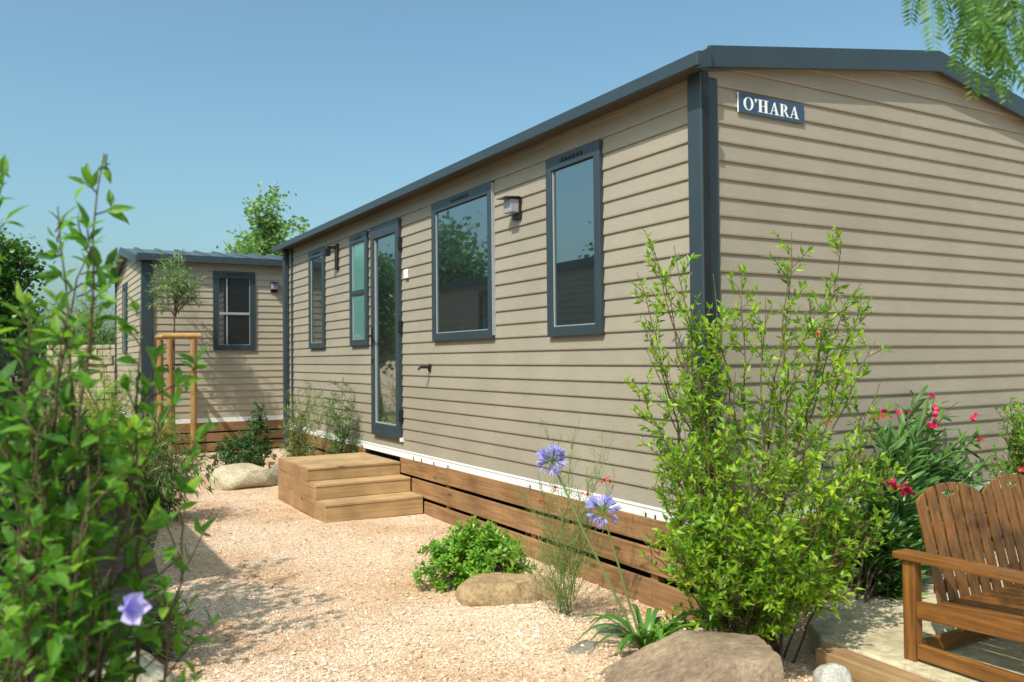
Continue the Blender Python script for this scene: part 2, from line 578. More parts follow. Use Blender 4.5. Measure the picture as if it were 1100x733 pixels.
# loose stones over the gravel, thinning out with distance
oct_v = np.array([(1, 0, 0), (-1, 0, 0), (0, 1, 0), (0, -1, 0), (0, 0, 1), (0, 0, -1)], float)
oct_f = np.array([(0, 2, 4), (2, 1, 4), (1, 3, 4), (3, 0, 4), (2, 0, 5), (1, 2, 5), (3, 1, 5), (0, 3, 5)])
n_st = 130000
u = RNG.random(n_st)
dep = 2.2 + 6.5 * u ** 1.5
lat = (RNG.random(n_st) * 1.25 - 0.62) * dep
sx = CAM[0] + lat * 0.8665 + dep * 0.499
sy = CAM[1] - lat * 0.499 + dep * 0.8663
ok = (sx < 0.02) & (sx > -3.3) & ~((sx > -0.88) & (sy > 3.38) & (sy < 4.86)) & ~((sx > 0.0) & (sy > -1.6))
sx, sy = sx[ok], sy[ok]
n_st = len(sx)
sz = gh(sx, sy)
rad = np.clip(RNG.lognormal(math.log(0.0045), 0.42, n_st), 0.0022, 0.015)
ax = rad[:, None] * RNG.uniform(0.6, 1.3, (n_st, 3)) * np.array([1, 1, 0.75])
ang = RNG.random(n_st) * 6.283
SV = oct_v[None] * ax[:, None, :] + RNG.normal(0, 0.16, (n_st, 6, 3)) * rad[:, None, None]
ca, sa = np.cos(ang)[:, None], np.sin(ang)[:, None]
SX = SV[..., 0] * ca - SV[..., 1] * sa
SY = SV[..., 0] * sa + SV[..., 1] * ca
SV = np.stack([SX + sx[:, None], SY + sy[:, None], SV[..., 2] + (sz + rad * 0.35)[:, None]], -1)
pm = MB()
pm.add(SV.reshape(-1, 3), (oct_f[None] + (np.arange(n_st) * 6)[:, None, None]).reshape(-1, 3))
tag(pm.build('loose_gravel', PEBBLE), 'loose pinkish cream gravel stones scattered over the path', 'gravel', kind='stuff')

lm_ = MB()
nl = 260
lx = np.concatenate([RNG.normal(-1.95, 0.35, nl // 2), RNG.uniform(-2.0, -0.1, nl // 2)])
ly = np.concatenate([RNG.uniform(-0.5, 6.5, nl // 2), RNG.uniform(-0.6, 5.0, nl // 2)])
okl = ~((lx > -0.92) & (ly > 3.3) & (ly < 4.9))
lx, ly = lx[okl], ly[okl]
la = RNG.random(len(lx)) * 6.283
lm_.leaves(np.stack([lx, ly, gh(lx, ly) + 0.010], 1), np.stack([np.cos(la), np.sin(la), RNG.normal(0, .15, len(lx))], 1), RNG.uniform(0.012, 0.035, len(lx)), RNG.uniform(0.004, 0.010, len(lx)), 'lo', .3, .3)
tag(lm_.build('leaf_litter', leafmat('dry_leaf', [(0.12, 0.07, 0.03), (0.24, 0.15, 0.06), (0.34, 0.24, 0.10)], trans=0.1)), 'dry brown leaf scraps scattered thinly over the gravel path', 'leaf litter', kind='stuff')

# planted strip on the left of the path
bm_ = MB()
edge = [(-2.35, -1.2), (-2.45, 0.2), (-2.3, 1.6), (-2.2, 3.0), (-2.0, 4.2), (-1.75, 5.6), (-1.65, 7.0), (-1.55, 8.2), (-1.2, 9.0)]
vs = []
for x, y in edge:
    for xx in (x, x - 0.5, x - 1.4):
        vs.append((xx, y, float(gh(xx, y)) + (0.006 if xx == x else 0.03)))
bm_.add(vs, [(3 * i + j, 3 * i + 3 + j, 3 * i + 4 + j, 3 * i + 1 + j) for i in range(len(edge) - 1) for j in (0, 1)])
struct(bm_.build('planting_bed', SOIL, smooth=True))

# terrace slab in front of the gable
sb = MB()
pts = [(0.09, -1.95), (2.9, -1.95), (2.9, -0.03), (0.95, -0.03), (0.72, -0.13), (0.45, -0.25), (0.25, -0.42), (0.10, -0.62)]
sb.prism(pts, (-0.10, 0.05), lambda a, b, w: (a, b, w))
struct(sb.build('terrace_slab', SLAB, bevel=0.012))

sl_ = MB()
sl_.bar((0.03, -0.70, -0.03), (-0.02, -1.95, -0.03), 0.115, 0.16)
so_ = sl_.build('wooden_sleeper', SLEEPER, bevel=0.008)
tag(so_, 'weathered timber sleeper edging the cream terrace slab', 'sleeper')


# ------------------------------------------------------------------ houses
EXPO = 0.0955
Z0, ZE = 0.497, 2.79


def frame_axes(kind, c):
    """(along, out, up) -> world for a wall on plane c"""
    return {'-x': lambda a, o, z: (c - o, a, z), '+x': lambda a, o, z: (c + o, a, z),
            '-y': lambda a, o, z: (a, c - o, z), '+y': lambda a, o, z: (a, c + o, z)}[kind]


def siding(T, a0, a1, z0, roof, flip, zoff=0.0):
    m = MB()
    jr = random.Random(int(a0 * 100 + a1 * 10))
    nrow = int((3.3 - z0) / EXPO) + 1
    for k in range(nrow):
        zb, zt = z0 + k * EXPO + zoff, z0 + (k + 1) * EXPO + zoff
        def span(z):
            xs = np.linspace(a0, a1, 400)
            okk = np.array([roof(x) for x in xs]) >= z - 1e-6
            if not okk.any():
                return None
            return xs[okk][0], xs[okk][-1]
        sb_, st_ = span(zb), span(zt)
        if sb_ is None:
            break
        ztop = zt
        if st_ is None:
            mid = (sb_[0] + sb_[1]) / 2
            st_ = (mid - .01, mid + .01)
            ztop = min(zt, roof(mid))
        dq = 0.0108
        prof = [(0.0, zb - 0.004), (dq, zb - 0.004), (dq + 0.001, zb + 0.004), (0.0008, ztop)]
        lims = [sb_, sb_, sb_, st_]
        fs = [(2 * i, 2 * i + 1, 2 * i + 3, 2 * i + 2) for i in range(3)]
        if flip:
            fs = [q[::-1] for q in fs]
        lo_, hi_ = max(l for l, _ in lims), min(r_ for _, r_ in lims)
        js, j = [], a0 + jr.uniform(0.9, 3.6)
        while j < hi_ - 0.2:
            if j > lo_ + 0.2:
                js.append(j)
            j += 3.6
        ends = [None] + js + [None]
        for ja, jb in zip(ends[:-1], ends[1:]):
            v = []
            for (o, z), (l, r_) in zip(prof, lims):
                v += [T(l if ja is None else ja + 0.0003, o, z), T(r_ if jb is None else jb - 0.0003, o, z)]
            m.add(v, fs)
    return m


def make_window(T, a0, a1, z0, z1, parent, glass=GLASS, vents=True, fw=0.062, mull=None, extra=None, name='window'):
    fr = MB()
    o0, o1 = 0.004, 0.036
    fr.box(a0, a0 + fw, o0, o1, z0, z1, T)
    fr.box(a1 - fw, a1, o0, o1, z0, z1, T)
    fr.box(a0 + fw, a1 - fw, o0, o1, z0, z0 + fw, T)
    tw = fw * 1.35
    fr.box(a0 + fw, a1 - fw, o0, o1, z1 - tw, z1, T)
    w = fr.build(name, ANTHRA, parent, bevel=0.003)
    g = MB()
    i0, i1, j0, j1 = a0 + fw, a1 - fw, z0 + fw, z1 - tw
    g.box(i0, i1, 0.013, 0.016, j0, j1, T)
    g.build('pane', glass, w)
    b = MB()
    s = 0.006
    b.box(i0, i0 + s, 0.0165, 0.024, j0, j1, T)
    b.box(i1 - s, i1, 0.0165, 0.024, j0, j1, T)
    b.box(i0 + s, i1 - s, 0.0165, 0.024, j0, j0 + s, T)
    b.build('gasket', LGREY, w)
    if mull:
        mm = MB()
        mm.box(i0 + s, i1 - s, 0.0168, 0.030, mull - 0.022, mull + 0.022, T)
        mm.build('transom', ANTHRA if mull > 0 else LGREY, w)
    if vents:
        ac = (i0 + i1) / 2
        vw = min(0.30, (i1 - i0) * 0.55)
        vv = MB()
        n = 6
        for q in range(n):
            c = ac - vw / 2 + (q + .5) * vw / n
            vv.box(c - vw / n * .38, c + vw / n * .38, 0.0362, 0.044, z1 - tw * 0.55, z1 - tw * 0.55 + 0.018, T)
        vv.build('trickle_vent', BLACK, w)
    return w


def gable_roof(span, base, ridge, axis_swap=False):
    pass


# main mobile home -------------------------------------------------
main = empty('mobile_home', (0, 0, 0), 'large taupe clapboard mobile home with dark trim and a name sign on its gable end', 'mobile home')
LEN, WID = 7.72, 3.95
RX, RZ = 1.90, 3.155


def roof_top(x):
    return 2.858 + (x - 0.01) * (RZ - 2.858) / (RX - 0.01) if x < RX else RZ - (x - RX) * 0.185


TW = frame_axes('-x', 0.0)
TG = frame_axes('-y', 0.0)
siding(TW, 0.0, LEN, Z0, lambda y: 2.80, True).build('side_siding', SIDING, main)
siding(TG, 0.0, WID, Z0, lambda x: roof_top(x) - 0.07, False).build('gable_siding', SIDING, main)
siding(frame_axes('+x', WID), 0.0, LEN, Z0, lambda y: 2.72, False).build('rear_siding', SIDING, main)
siding(frame_axes('+y', LEN), 0.0, WID, Z0, lambda x: roof_top(x) - 0.07, True).build('end_siding', SIDING, main)
# roof
rf = MB()
for (xa, xb) in ((-0.133, RX), (RX, WID + 0.13)):
    za, zb = (2.768 if xa < 0 else roof_top(xa) - 0.004), roof_top(xb) - 0.004
    v = [(xa, -0.048, za), (xb, -0.048, zb), (xb, LEN + 0.1, zb), (xa, LEN + 0.1, za)]
    v += [(a, b, c - 0.05) for a, b, c in v]
    rf.add(v, [(0, 1, 2, 3), (7, 6, 5, 4), (0, 4, 5, 1), (1, 5, 6, 2), (2, 6, 7, 3), (3, 7, 4, 0)])
rf.build('roof', ROOFM, main)
fa = MB()
fa.prism([(-0.165, 2.702), (-0.165, 2.770), (-0.135, 2.776), (-0.135, 2.702)], (-0.175, LEN + 0.12), lambda a, b, w: (a, w, b))
fa.build('eave_gutter', ANTHRA, main, bevel=0.004)
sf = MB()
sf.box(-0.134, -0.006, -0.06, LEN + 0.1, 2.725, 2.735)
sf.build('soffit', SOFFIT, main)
rk = MB()
poly = [(0.012, 2.752), (0.012, 2.862), (RX, RZ + 0.006), (WID + 0.14, roof_top(WID + 0.14) + 0.006), (WID + 0.14, roof_top(WID + .14) - 0.115), (RX, RZ - 0.122)]
rk.prism(poly, (-0.072, -0.049), lambda a, b, w: (a, w, b))
rk.build('rake_fascia', ANTHRA, main, bevel=0.004)
ec = MB()
ec.prism([(-0.1345, 2.705), (-0.1345, 2.772), (-0.002, 2.845), (-0.002, 2.745)], (-0.10, -0.073), lambda a, b, w: (a, w, b))
ec.build('gutter_end_cap', ANTHRA, main, bevel=0.003)
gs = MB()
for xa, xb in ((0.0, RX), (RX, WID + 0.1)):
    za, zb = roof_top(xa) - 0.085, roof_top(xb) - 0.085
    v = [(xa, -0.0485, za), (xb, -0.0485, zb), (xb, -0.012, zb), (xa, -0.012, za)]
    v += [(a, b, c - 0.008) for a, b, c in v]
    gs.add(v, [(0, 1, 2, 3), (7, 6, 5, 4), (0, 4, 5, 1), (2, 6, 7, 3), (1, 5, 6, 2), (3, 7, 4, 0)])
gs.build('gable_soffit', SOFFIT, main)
# corner posts
for bx in ((-0.048, -0.001, -0.068, 0.036), (0.028, 0.116, -0.018, -0.001)):
    cp = MB().box(*bx, 0.36, 2.724)
    cp.build('corner_post', ANTHRA, main, bevel=0.008)
cg = MB().box(-0.040, -0.001, -0.0735, -0.0685, 0.36, 2.725)  # solid black strip over the post's side face, standing in for the gap's shade
cg.build('gap_shade_strip', BLACK, main)
dp = MB().box(-0.075, -0.013, LEN - 0.125, LEN - 0.04, 0.18, 2.72)
dp.build('downpipe', ANTHRA, main, bevel=0.01)
ct = MB().box(-0.03, 0.0, LEN - 0.30, LEN - 0.262, 0.52, 2.72)
ct.build('end_corner_strip', ANTHRA, main, bevel=0.004)
# white base trim
bt = MB()
bt.box(-0.014, -0.002, 0.04, LEN, 0.425, 0.4925)
bt.box(-0.019, -0.0145, 0.04, LEN, 0.480, 0.4925)
bt.box(0.11, WID, -0.014, -0.002, 0.425, 0.4925)
bt.build('base_trim', WHITE, main)
# skirting planks
sk = MB().box(0.05, 0.07, 0.02, LEN, -0.1, 0.42)
sk.box(0.12, WID, 0.05, 0.07, -0.1, 0.42)
skirt = sk.build('skirting', BLACK, main)
rows = [(0.292, 0.428), (0.128, 0.266), (-0.052, 0.098)]
cuts = [0.03, 0.40, 1.62, 2.98, 3.28]
for ri, (za, zb) in enumerate(rows):
    end = [3.92, 3.66, 3.40][ri]
    cs = [0.03, 0.40 + 0.0 * ri, 1.66, 2.98, end]
    for a, b in zip(cs[:-1], cs[1:]):
        jz = random.uniform(-.003, .003)
        MB().box(-0.022, -0.001 + random.uniform(-.002, .002), a + .0015, b - .0015, za + jz, zb + jz).build('plank', SKIRT, skirt, bevel=0.004)
    for a, b in ((4.84, 6.2), (6.2, LEN - 0.02)):
        MB().box(-0.022, -0.001, a, b - .003, za, zb).build('plank', SKIRT, skirt, bevel=0.004)
    for a, b in ((0.112, 1.6), (1.6, 3.1), (3.1, WID)):
        MB().box(a, b - .003, -0.022, -0.001, za, zb).build('plank', SKIRT_X, skirt, bevel=0.004)
for y in (0.36, 0.44, 1.66, 2.93, 3.2, 3.45, 3.62, 4.9, 5.6):
    MB().box(-0.020, -0.0155, y, y + 0.010, 0.40, 0.452).build('bracket', ANTHRA, skirt)
for y in (0.40, 1.66, 2.98, 4.9):
    MB().box(0.0, 0.05, y - 0.03, y + 0.03, -0.1, 0.42).build('batten', SKIRT, skirt)

make_window(TW, 0.813, 1.402, 1.438, 2.582, main)
w2 = make_window(TW, 2.145, 3.18, 1.450, 2.587, main)
sash = MB().box(2.137, 2.1425, 0.004, 0.034, 1.47, 2.575, TW)
sash.build('edge_strip', LGREY, w2)
make_window(TW, 4.715, 5.222, 1.445, 2.572, main, glass=GLASS_T, mull=1.985)
make_window(TW, 6.095, 6.672, 1.440, 2.574, main)
# door
dr = MB()
fw = 0.075
dr.box(3.88, 3.88 + fw, 0.004, 0.045, 0.585, 2.575, TW)
dr.box(4.58 - fw, 4.58, 0.004, 0.045, 0.585, 2.575, TW)
dr.box(3.88 + fw, 4.58 - fw, 0.004, 0.045, 0.585, 0.70, TW)
dr.box(3.88 + fw, 4.58 - fw, 0.004, 0.045, 2.46, 2.575, TW)
door = dr.build('door', ANTHRA, main, bevel=0.003)
MB().box(3.88 + fw, 4.58 - fw, 0.013, 0.017, 0.70, 2.46, TW).build('pane', GLASS, door)
g = MB()
g.box(4.58 - fw - 0.012, 4.58 - fw, 0.0175, 0.03, 0.70, 2.46, TW)
g.box(3.88 + fw, 3.88 + fw + 0.012, 0.0175, 0.03, 0.70, 2.46, TW)
g.box(3.88 + fw + .012, 4.58 - fw - 0.012, 0.0175, 0.03, 0.70, 0.712, TW)
g.build('gasket', LGREY, door)
h = MB()
h.box(4.52, 4.555, 0.0455, 0.055, 1.42, 1.62, TW)
h.box(4.44, 4.545, 0.072, 0.088, 1.52, 1.542, TW)
h.box(4.525, 4.545, 0.055, 0.072, 1.52, 1.542, TW)
h.build('handle', BLACK, door, bevel=0.004)
MB().box(4.525, 4.555, 0.0455, 0.053, 1.27, 1.31, TW).build('lock', BLACK, door)
for z in (0.8, 1.6, 2.35):
    MB().box(3.862, 3.8785, 0.01, 0.05, z - 0.05, z + 0.05, TW).build('hinge', BLACK, door, bevel=0.003)
MB().box(3.862, 3.879, 0.004, 0.040, 0.565, 0.60, TW).build('door_stop', WHITE, door)


# things fixed to the wall
def wall_lamp(T, a, z, loc, label, grp='box lamps on the house walls'):
    t = empty('wall_lamp', loc, label, 'wall lamp', grp)
    MB().box(a - 0.05, a + 0.05, 0.012, 0.030, z - 0.09, z + 0.06, T).build('back_plate', BLACK, t, bevel=0.003)
    MB().box(a - 0.05, a + 0.05, 0.0305, 0.10, z - 0.05, z + 0.045, T).build('lamp_shade', GREYPL, t, bevel=0.008)
    MB().prism([(0.030, 0.055), (0.145, 0.047), (0.145, 0.053), (0.030, 0.063)], (a - 0.065, a + 0.065), lambda u, v, w: T(w, u, z + v)).build('top_plate', ANTHRA, t)
    return t


wall_lamp(TW, 1.80, 2.345, (-0.02, 1.80, 2.345), 'grey box wall lamp between the two large windows of the long wall')
bl = empty('wall_lamp', (-0.02, 5.66, 2.47), 'slim black wall lamp high beside the far narrow window of the long wall', 'wall lamp')
MB().box(5.62, 5.70, 0.012, 0.035, 2.28, 2.56, TW).build('back_plate', BLACK, bl, bevel=0.004)
MB().box(5.645, 5.675, 0.035, 0.13, 2.50, 2.53, TW).build('arm', BLACK, bl)
MB().box(5.62, 5.70, 0.10, 0.17, 2.42, 2.50, TW).build('lamp_head', BLACK, bl, bevel=0.01)
sw = MB()
sw.box(3.715, 3.79, 0.012, 0.03, 2.02, 2.10, TW)
tag(sw.build('control_box', WHITE, bevel=0.004, origin=(-0.02, 3.75, 2.06)), 'small white square box on the siding just right of the glass door', 'box')
tp = MB()
tp.box(3.26, 3.30, 0.010, 0.022, 1.20, 1.26, TW)
tp.tube([TW(3.28, 0.02, 1.235), TW(3.28, 0.10, 1.235), TW(3.29, 0.115, 1.215)], 0.012, 8)
tag(tp.build('door_catch', BLACK, origin=(-0.02, 3.28, 1.23)), 'short black door catch sticking out of the siding beside the glass door', 'door catch')

# name sign
sg = empty('name_sign', (0.50, -0.02, 2.626), 'navy rectangular sign reading O\'HARA in white serif capitals on the gable', 'sign')
SA, SB_, SZ0, SZ1 = 0.258, 0.748, 2.572, 2.676
MB().box(SA, SB_, 0.0135, 0.0185, SZ0, SZ1, TG).build('plate', NAVY, sg, bevel=0.001)
MB().box(SA - 0.004, SA - 0.0002, 0.012, 0.0185, SZ0, SZ1, TG).build('plate_edge', WHITE, sg)
tx = MB()


def glyph(poly, x, w, lift=0.0):
    H = 0.067
    zb = (SZ0 + SZ1) / 2 - H / 2
    tx.prism([(x + p[0] * w, zb + p[1] * H) for p in poly], (0.0186 + lift, 0.0196 + lift), lambda a, b, q: TG(a, q, b))


def ring(x, w, ox, oy, ix, iy, cx=.5, cy=.5, a0=0, a1=360, lift=0):
    n = 28
    for i in range(n):
        t0, t1 = math.radians(a0 + (a1 - a0) * i / n), math.radians(a0 + (a1 - a0) * (i + 1) / n)
        glyph([(cx + ox * math.cos(t0), cy + oy * math.sin(t0)), (cx + ox * math.cos(t1), cy + oy * math.sin(t1)),
               (cx + ix * math.cos(t1), cy + iy * math.sin(t1)), (cx + ix * math.cos(t0), cy + iy * math.sin(t0))], x, w, lift)


def rect(x, w, a, b, c, e, lift=0):
    glyph([(a, c), (b, c), (b, e), (a, e)], x, w, lift)


def letA(x, w):
    glyph([(0.10, 0.05), (0.17, 0.05), (0.50, 0.86), (0.47, 0.98)], x, w)
    glyph([(0.62, 0.05), (0.88, 0.05), (0.56, 1.0), (0.47, 0.98), (0.44, 0.9)], x, w, .0003)
    rect(x, w, 0.27, 0.66, 0.30, 0.345, .0006)
    rect(x, w, 0.0, 0.30, 0, 0.048)
    rect(x, w, 0.52, 1.0, 0, 0.048)


K = 1.17
x = SA + 0.034
ring(x, 0.062 * K, .50, .52, .27, .47)
x += 0.068 * K
ring(x, 0.016 * K, .40, .10, .01, .01, cx=.5, cy=.90)
glyph([(.5, .86), (.88, .88), (.55, .70), (.3, .66)], x, 0.016 * K, .0003)
x += 0.022 * K
for q in (0.10, 0.64):
    rect(x, 0.066 * K, q, q + 0.24, 0.048, 0.952)
    rect(x, 0.066 * K, q - 0.10, q + 0.36, 0, 0.046)
    rect(x, 0.066 * K, q - 0.10, q + 0.36, 0.954, 1.0)
rect(x, 0.066 * K, 0.342, 0.638, 0.48, 0.525)
x += 0.073 * K
letA(x, 0.062 * K)
x += 0.066 * K
rect(x, 0.062 * K, 0.10, 0.34, 0.048, 0.952)
rect(x, 0.062 * K, 0.0, 0.45, 0, 0.046)
rect(x, 0.062 * K, 0.0, 0.34, 0.954, 1.0)
ring(x, 0.062 * K, .42, .27, .18, .22, cx=.36, cy=.73, a0=-88, a1=88, lift=.0003)
glyph([(0.40, 0.50), (0.60, 0.50), (0.90, 0.05), (1.0, 0.0), (0.72, 0.0)], x, 0.062 * K, .0006)
x += 0.064 * K
letA(x, 0.062 * K)
tx.build('lettering', WHITE, sg)

# wooden steps ------------------------------------------------------
st = empty('wooden_steps', (-0.45, 4.1, 0), 'three tier wooden deck steps below the glass door', 'steps')
for (ya, za, zb) in ((3.40, 0.0, 0.15), (3.665, 0.152, 0.274), (3.90, 0.276, 0.386)):
    ztop = zb - 0.020
    tier = MB().box(-0.875, -0.03, ya, ya + 0.026, za, ztop).build('tier', STEPX, st, bevel=0.003)
    MB().box(-0.875, -0.850, ya + 0.0265, 4.36, za, zb - 0.001).build('side_board', STEPY, tier, bevel=0.003)
    MB().box(-0.875, -0.850, 4.362, 4.84, za, zb - 0.001).build('side_board', STEPY, tier, bevel=0.003)
    MB().box(-0.055, -0.03, ya + 0.0265, 4.84, za, ztop - 0.002).build('side_board', STEPY, tier, bevel=0.003)
    y_ = ya - 0.005
    ye = 4.84 if zb > 0.3 else ya + 0.30
    k = 0
    while y_ < ye - 0.02:
        MB().box(-0.877 if k == 0 else -0.8492, -0.028, y_, ya + 0.026 if k == 0 else min(y_ + 0.134, ye), ztop + 0.0006, zb).build('tread_board', STEPX, tier, bevel=0.003)
        y_ = ya + 0.0275 if k == 0 else y_ + 0.137
        k += 1

# far mobile home ---------------------------------------------------
far = empty('mobile_home', (2.0, 11.5, 0), 'smaller mobile home behind, seen end on past the long wall, with a sash window', 'mobile home')
FX0, FX1, FY0, FY1 = -1.50, 6.5, 9.50, 13.5
FRY = 11.5


def froof(y):
    return 2.80 + 0.0 + (0.31 - abs(y - FRY) * 0.165)


TF = frame_axes('-y', FY0)
TE = frame_axes('-x', FX0)
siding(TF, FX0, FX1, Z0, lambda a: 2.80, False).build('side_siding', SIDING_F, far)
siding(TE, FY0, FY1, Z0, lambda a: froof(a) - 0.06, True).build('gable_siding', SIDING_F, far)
siding(frame_axes('+y', FY1), FX0, FX1, Z0, lambda a: 2.72, True).build('rear_siding', SIDING, far)
r_ = MB()
for ya, yb in ((FY0 - 0.13, FRY), (FRY, FY1 + 0.13)):
    za, zb = froof(ya), froof(yb)
    v = [(FX0 - 0.1, ya, za), (FX1, ya, za), (FX1, yb, zb), (FX0 - 0.1, yb, zb)]
    v += [(a, b, c - 0.04) for a, b, c in v]
    r_.add(v, [(0, 1, 2, 3), (7, 6, 5, 4), (0, 4, 5, 1), (1, 5, 6, 2), (2, 6, 7, 3), (3, 7, 4, 0)])
roof_f = r_.build('roof', ROOFM, far)
rb = MB()
for i in range(26):
    xx = FX0 + 0.1 + i * 0.3
    for ya, yb in ((FY0 - 0.15, FRY), (FRY, FY1 + 0.13)):
        za, zb = froof(ya) + 0.012, froof(yb) + 0.012
        rb.bar((xx, ya, za), (xx, yb, zb), 0.05, 0.03)
rb.build('ribs', ROOFM, roof_f)
MB().box(FX0 - 0.11, FX1, FY0 - 0.145, FY0 - 0.10, 2.70, 2.80).build('eave_gutter', ANTHRA, far, bevel=0.004)
MB().box(FX0 - 0.05, FX1, FY0 - 0.0995, FY0 - 0.012, 2.735, 2.745).build('soffit', SIDING, far)
rk = MB()
poly = [(FY0 - 0.14, froof(FY0 - .14) + .012), (FRY, froof(FRY) + .012), (FY1 + .14, froof(FY1 + .14) + .012), (FY1 + .14, froof(FY1 + .14) - .11), (FRY, froof(FRY) - .11), (FY0 - .14, froof(FY0 - .14) - .11)]
rk.prism(poly, (FX0 - 0.13, FX0 - 0.102), lambda a, b, w: (w, a, b))
rk.build('rake_fascia', ANTHRA, far, bevel=0.003)
MB().box(FX0 - 0.045, FX0 + 0.10, FY0 - 0.045, FY0 + 0.05, 0.36, 2.72).build('corner_post', ANTHRA, far, bevel=0.008)
MB().box(FX0 - 0.03, FX0, FY1 - 0.08, FY1 + 0.02, 0.36, 2.72).build('corner_post', ANTHRA, far, bevel=0.008)
t_ = MB()
t_.box(FX0 + 0.1, FX1, FY0 - 0.016, FY0 - 0.002, 0.43, 0.4925)
t_.box(FX0 - 0.016, FX0 - 0.002, FY0 + 0.05, FY1, 0.43, 0.4925)
t_.build('base_trim', WHITE, far)
sk2 = MB().box(FX0 + 0.05, FX1, FY0 + 0.05, FY0 + 0.07, -0.05, 0.42)
sk2.box(FX0 + 0.05, FX0 + 0.07, FY0 + 0.07, FY1, -0.05, 0.42)
sko = sk2.build('skirting', BLACK, far)
for za, zb in ((0.30, 0.428), (0.158, 0.275), (0.02, 0.132), (-0.10, 0.0)):
    for a, b in ((FX0, 0.9), (0.9, 3.4), (3.4, FX1)):
        MB().box(a, b - .003, FY0 - 0.022, FY0 - 0.001, za, zb).build('plank', SKIRT_X, sko, bevel=0.004)
    MB().box(FX0 - 0.022, FX0 - 0.001, FY0, FY1, za, zb).build('plank', SKIRT, sko, bevel=0.004)
fwin = make_window(TF, -0.593, 0.0, 1.462, 2.606, far, glass=GLASS_D, fw=0.075)
MB().box(-0.593 + 0.08, -0.08, 0.0168, 0.030, 1.975, 2.01, TF).build('transom', LGREY, fwin)
MB().box(-0.41, -0.39, 0.0168, 0.0185, 1.545, 2.50, TF).build('blind_edge', LGREY, fwin)
make_window(TE, 11.6, 12.15, 1.45, 2.58, far, glass=GLASS)
wall_lamp(TF, 0.278, 2.41, (0.278, 9.48, 2.41), 'grey box wall lamp on the smaller home behind, right of its sash window')

# neighbouring mobile home on the left: shades the path and shows in the panes
nb = empty('mobile_home', (-6.0, 6.0, 0), 'grey mobile home across the path, seen only as a reflection in the window panes', 'mobile home')
NX, NY0, NY1, NW = -3.84, 1.25, 12.0, 4.0


def nroof(x):
    return 2.66 + 0.31 - abs(x - (NX - NW / 2)) * 0.155


TN = frame_axes('+x', NX)
siding(TN, NY0, NY1, Z0, lambda a: 2.62, False).build('side_siding', SIDING_B, nb)
siding(frame_axes('-y', NY0), NX - NW, NX, Z0, lambda a: nroof(a) - 0.05, False).build('gable_siding', SIDING_B, nb)
siding(frame_axes('+y', NY1), NX - NW, NX, Z0, lambda a: nroof(a) - 0.05, True).build('end_siding', SIDING_B, nb)
siding(frame_axes('-x', NX - NW), NY0, NY1, Z0, lambda a: 2.60, True).build('rear_siding', SIDING_B, nb)
r_ = MB()
for xa, xb in ((NX - NW - 0.12, NX - NW / 2), (NX - NW / 2, NX + 0.12)):
    v = [(xa, NY0 - 0.1, nroof(xa)), (xb, NY0 - 0.1, nroof(xb)), (xb, NY1 + .1, nroof(xb)), (xa, NY1 + .1, nroof(xa))]
    v += [(a, b, c - 0.05) for a, b, c in v]
    r_.add(v, [(0, 1, 2, 3), (7, 6, 5, 4), (0, 4, 5, 1), (1, 5, 6, 2), (2, 6, 7, 3), (3, 7, 4, 0)])
r_.build('roof', ROOFM, nb)
MB().box(NX + 0.10, NX + 0.14, NY0 - 0.1, NY1 + .1, 2.55, 2.66).build('eave_gutter', ANTHRA, nb)
MB().box(NX + 0.0, NX + 0.05, NY0 - 0.04, NY0 + 0.06, 0.3, 2.56).build('corner_post', ANTHRA, nb)
sk3 = MB().box(NX - 0.03, NX - 0.005, NY0, NY1, -0.1, 0.49)
sk3.box(NX - NW, NX - 0.03, NY0 + .005, NY0 + 0.03, -0.1, 0.49)
sk3.build('skirting', SKIRT, nb)
make_window(TN, 4.2, 5.2, 1.4, 2.45, nb)
make_window(TN, 8.9, 9.6, 0.6, 2.45, nb, name='door', glass=GLASS_D, vents=False)


# ------------------------------------------------------------------ bench
bn = empty('garden_bench', (0.65, -1.2, 0.05), 'brown slatted wooden love seat with twin arched backs on the terrace slab', 'bench')
BX0, BX1, BYR, BYF, BG = 0.178, 1.20, -0.976, -1.465, 0.05
PW = 0.05
for bx in (BX0, BX1):
    for by in (BYR, BYF):
        MB().box(bx, bx + PW, by - 0.055, by, BG, BG + 0.405).build('leg', BENCHZ, bn, bevel=0.004)
    a_ = MB()
    a_.prism([(BYR + 0.035, BG + 0.408), (BYR + 0.035, BG + 0.438), (BYF - 0.09, BG + 0.446), (BYF - 0.09, BG + 0.416)], (bx - 0.018, bx + PW + 0.022), lambda a, b, w: (w, a, b))
    a_.build('armrest', BENCHY, bn, bevel=0.006)
    s_ = MB()
    s_.prism([(BYR - 0.056, BG + 0.175), (BYR - 0.056, BG + 0.245), (BYF + 0.001, BG + 0.268), (BYF + 0.001, BG + 0.198)], (bx + 0.008, bx + 0.036), lambda a, b, w: (w, a, b))
    s_.build('side_rail', BENCHY, bn, bevel=0.003)
    MB().box(bx + 0.008, bx + 0.036, BYF + 0.001, BYR - 0.056, BG + 0.012, BG + 0.072).build('base_rail', BENCHY, bn, bevel=0.003)
MB().box(BX0 + PW + .001, BX1 - .001, BYR - 0.042, BYR - 0.012, BG + 0.012, BG + 0.068).build('cross_rail', BENCHX, bn, bevel=0.003)
MB().box(BX0 + PW + .001, BX1 - .001, BYF - 0.045, BYF - 0.015, BG + 0.17, BG + 0.25).build('front_rail', BENCHX, bn, bevel=0.003)
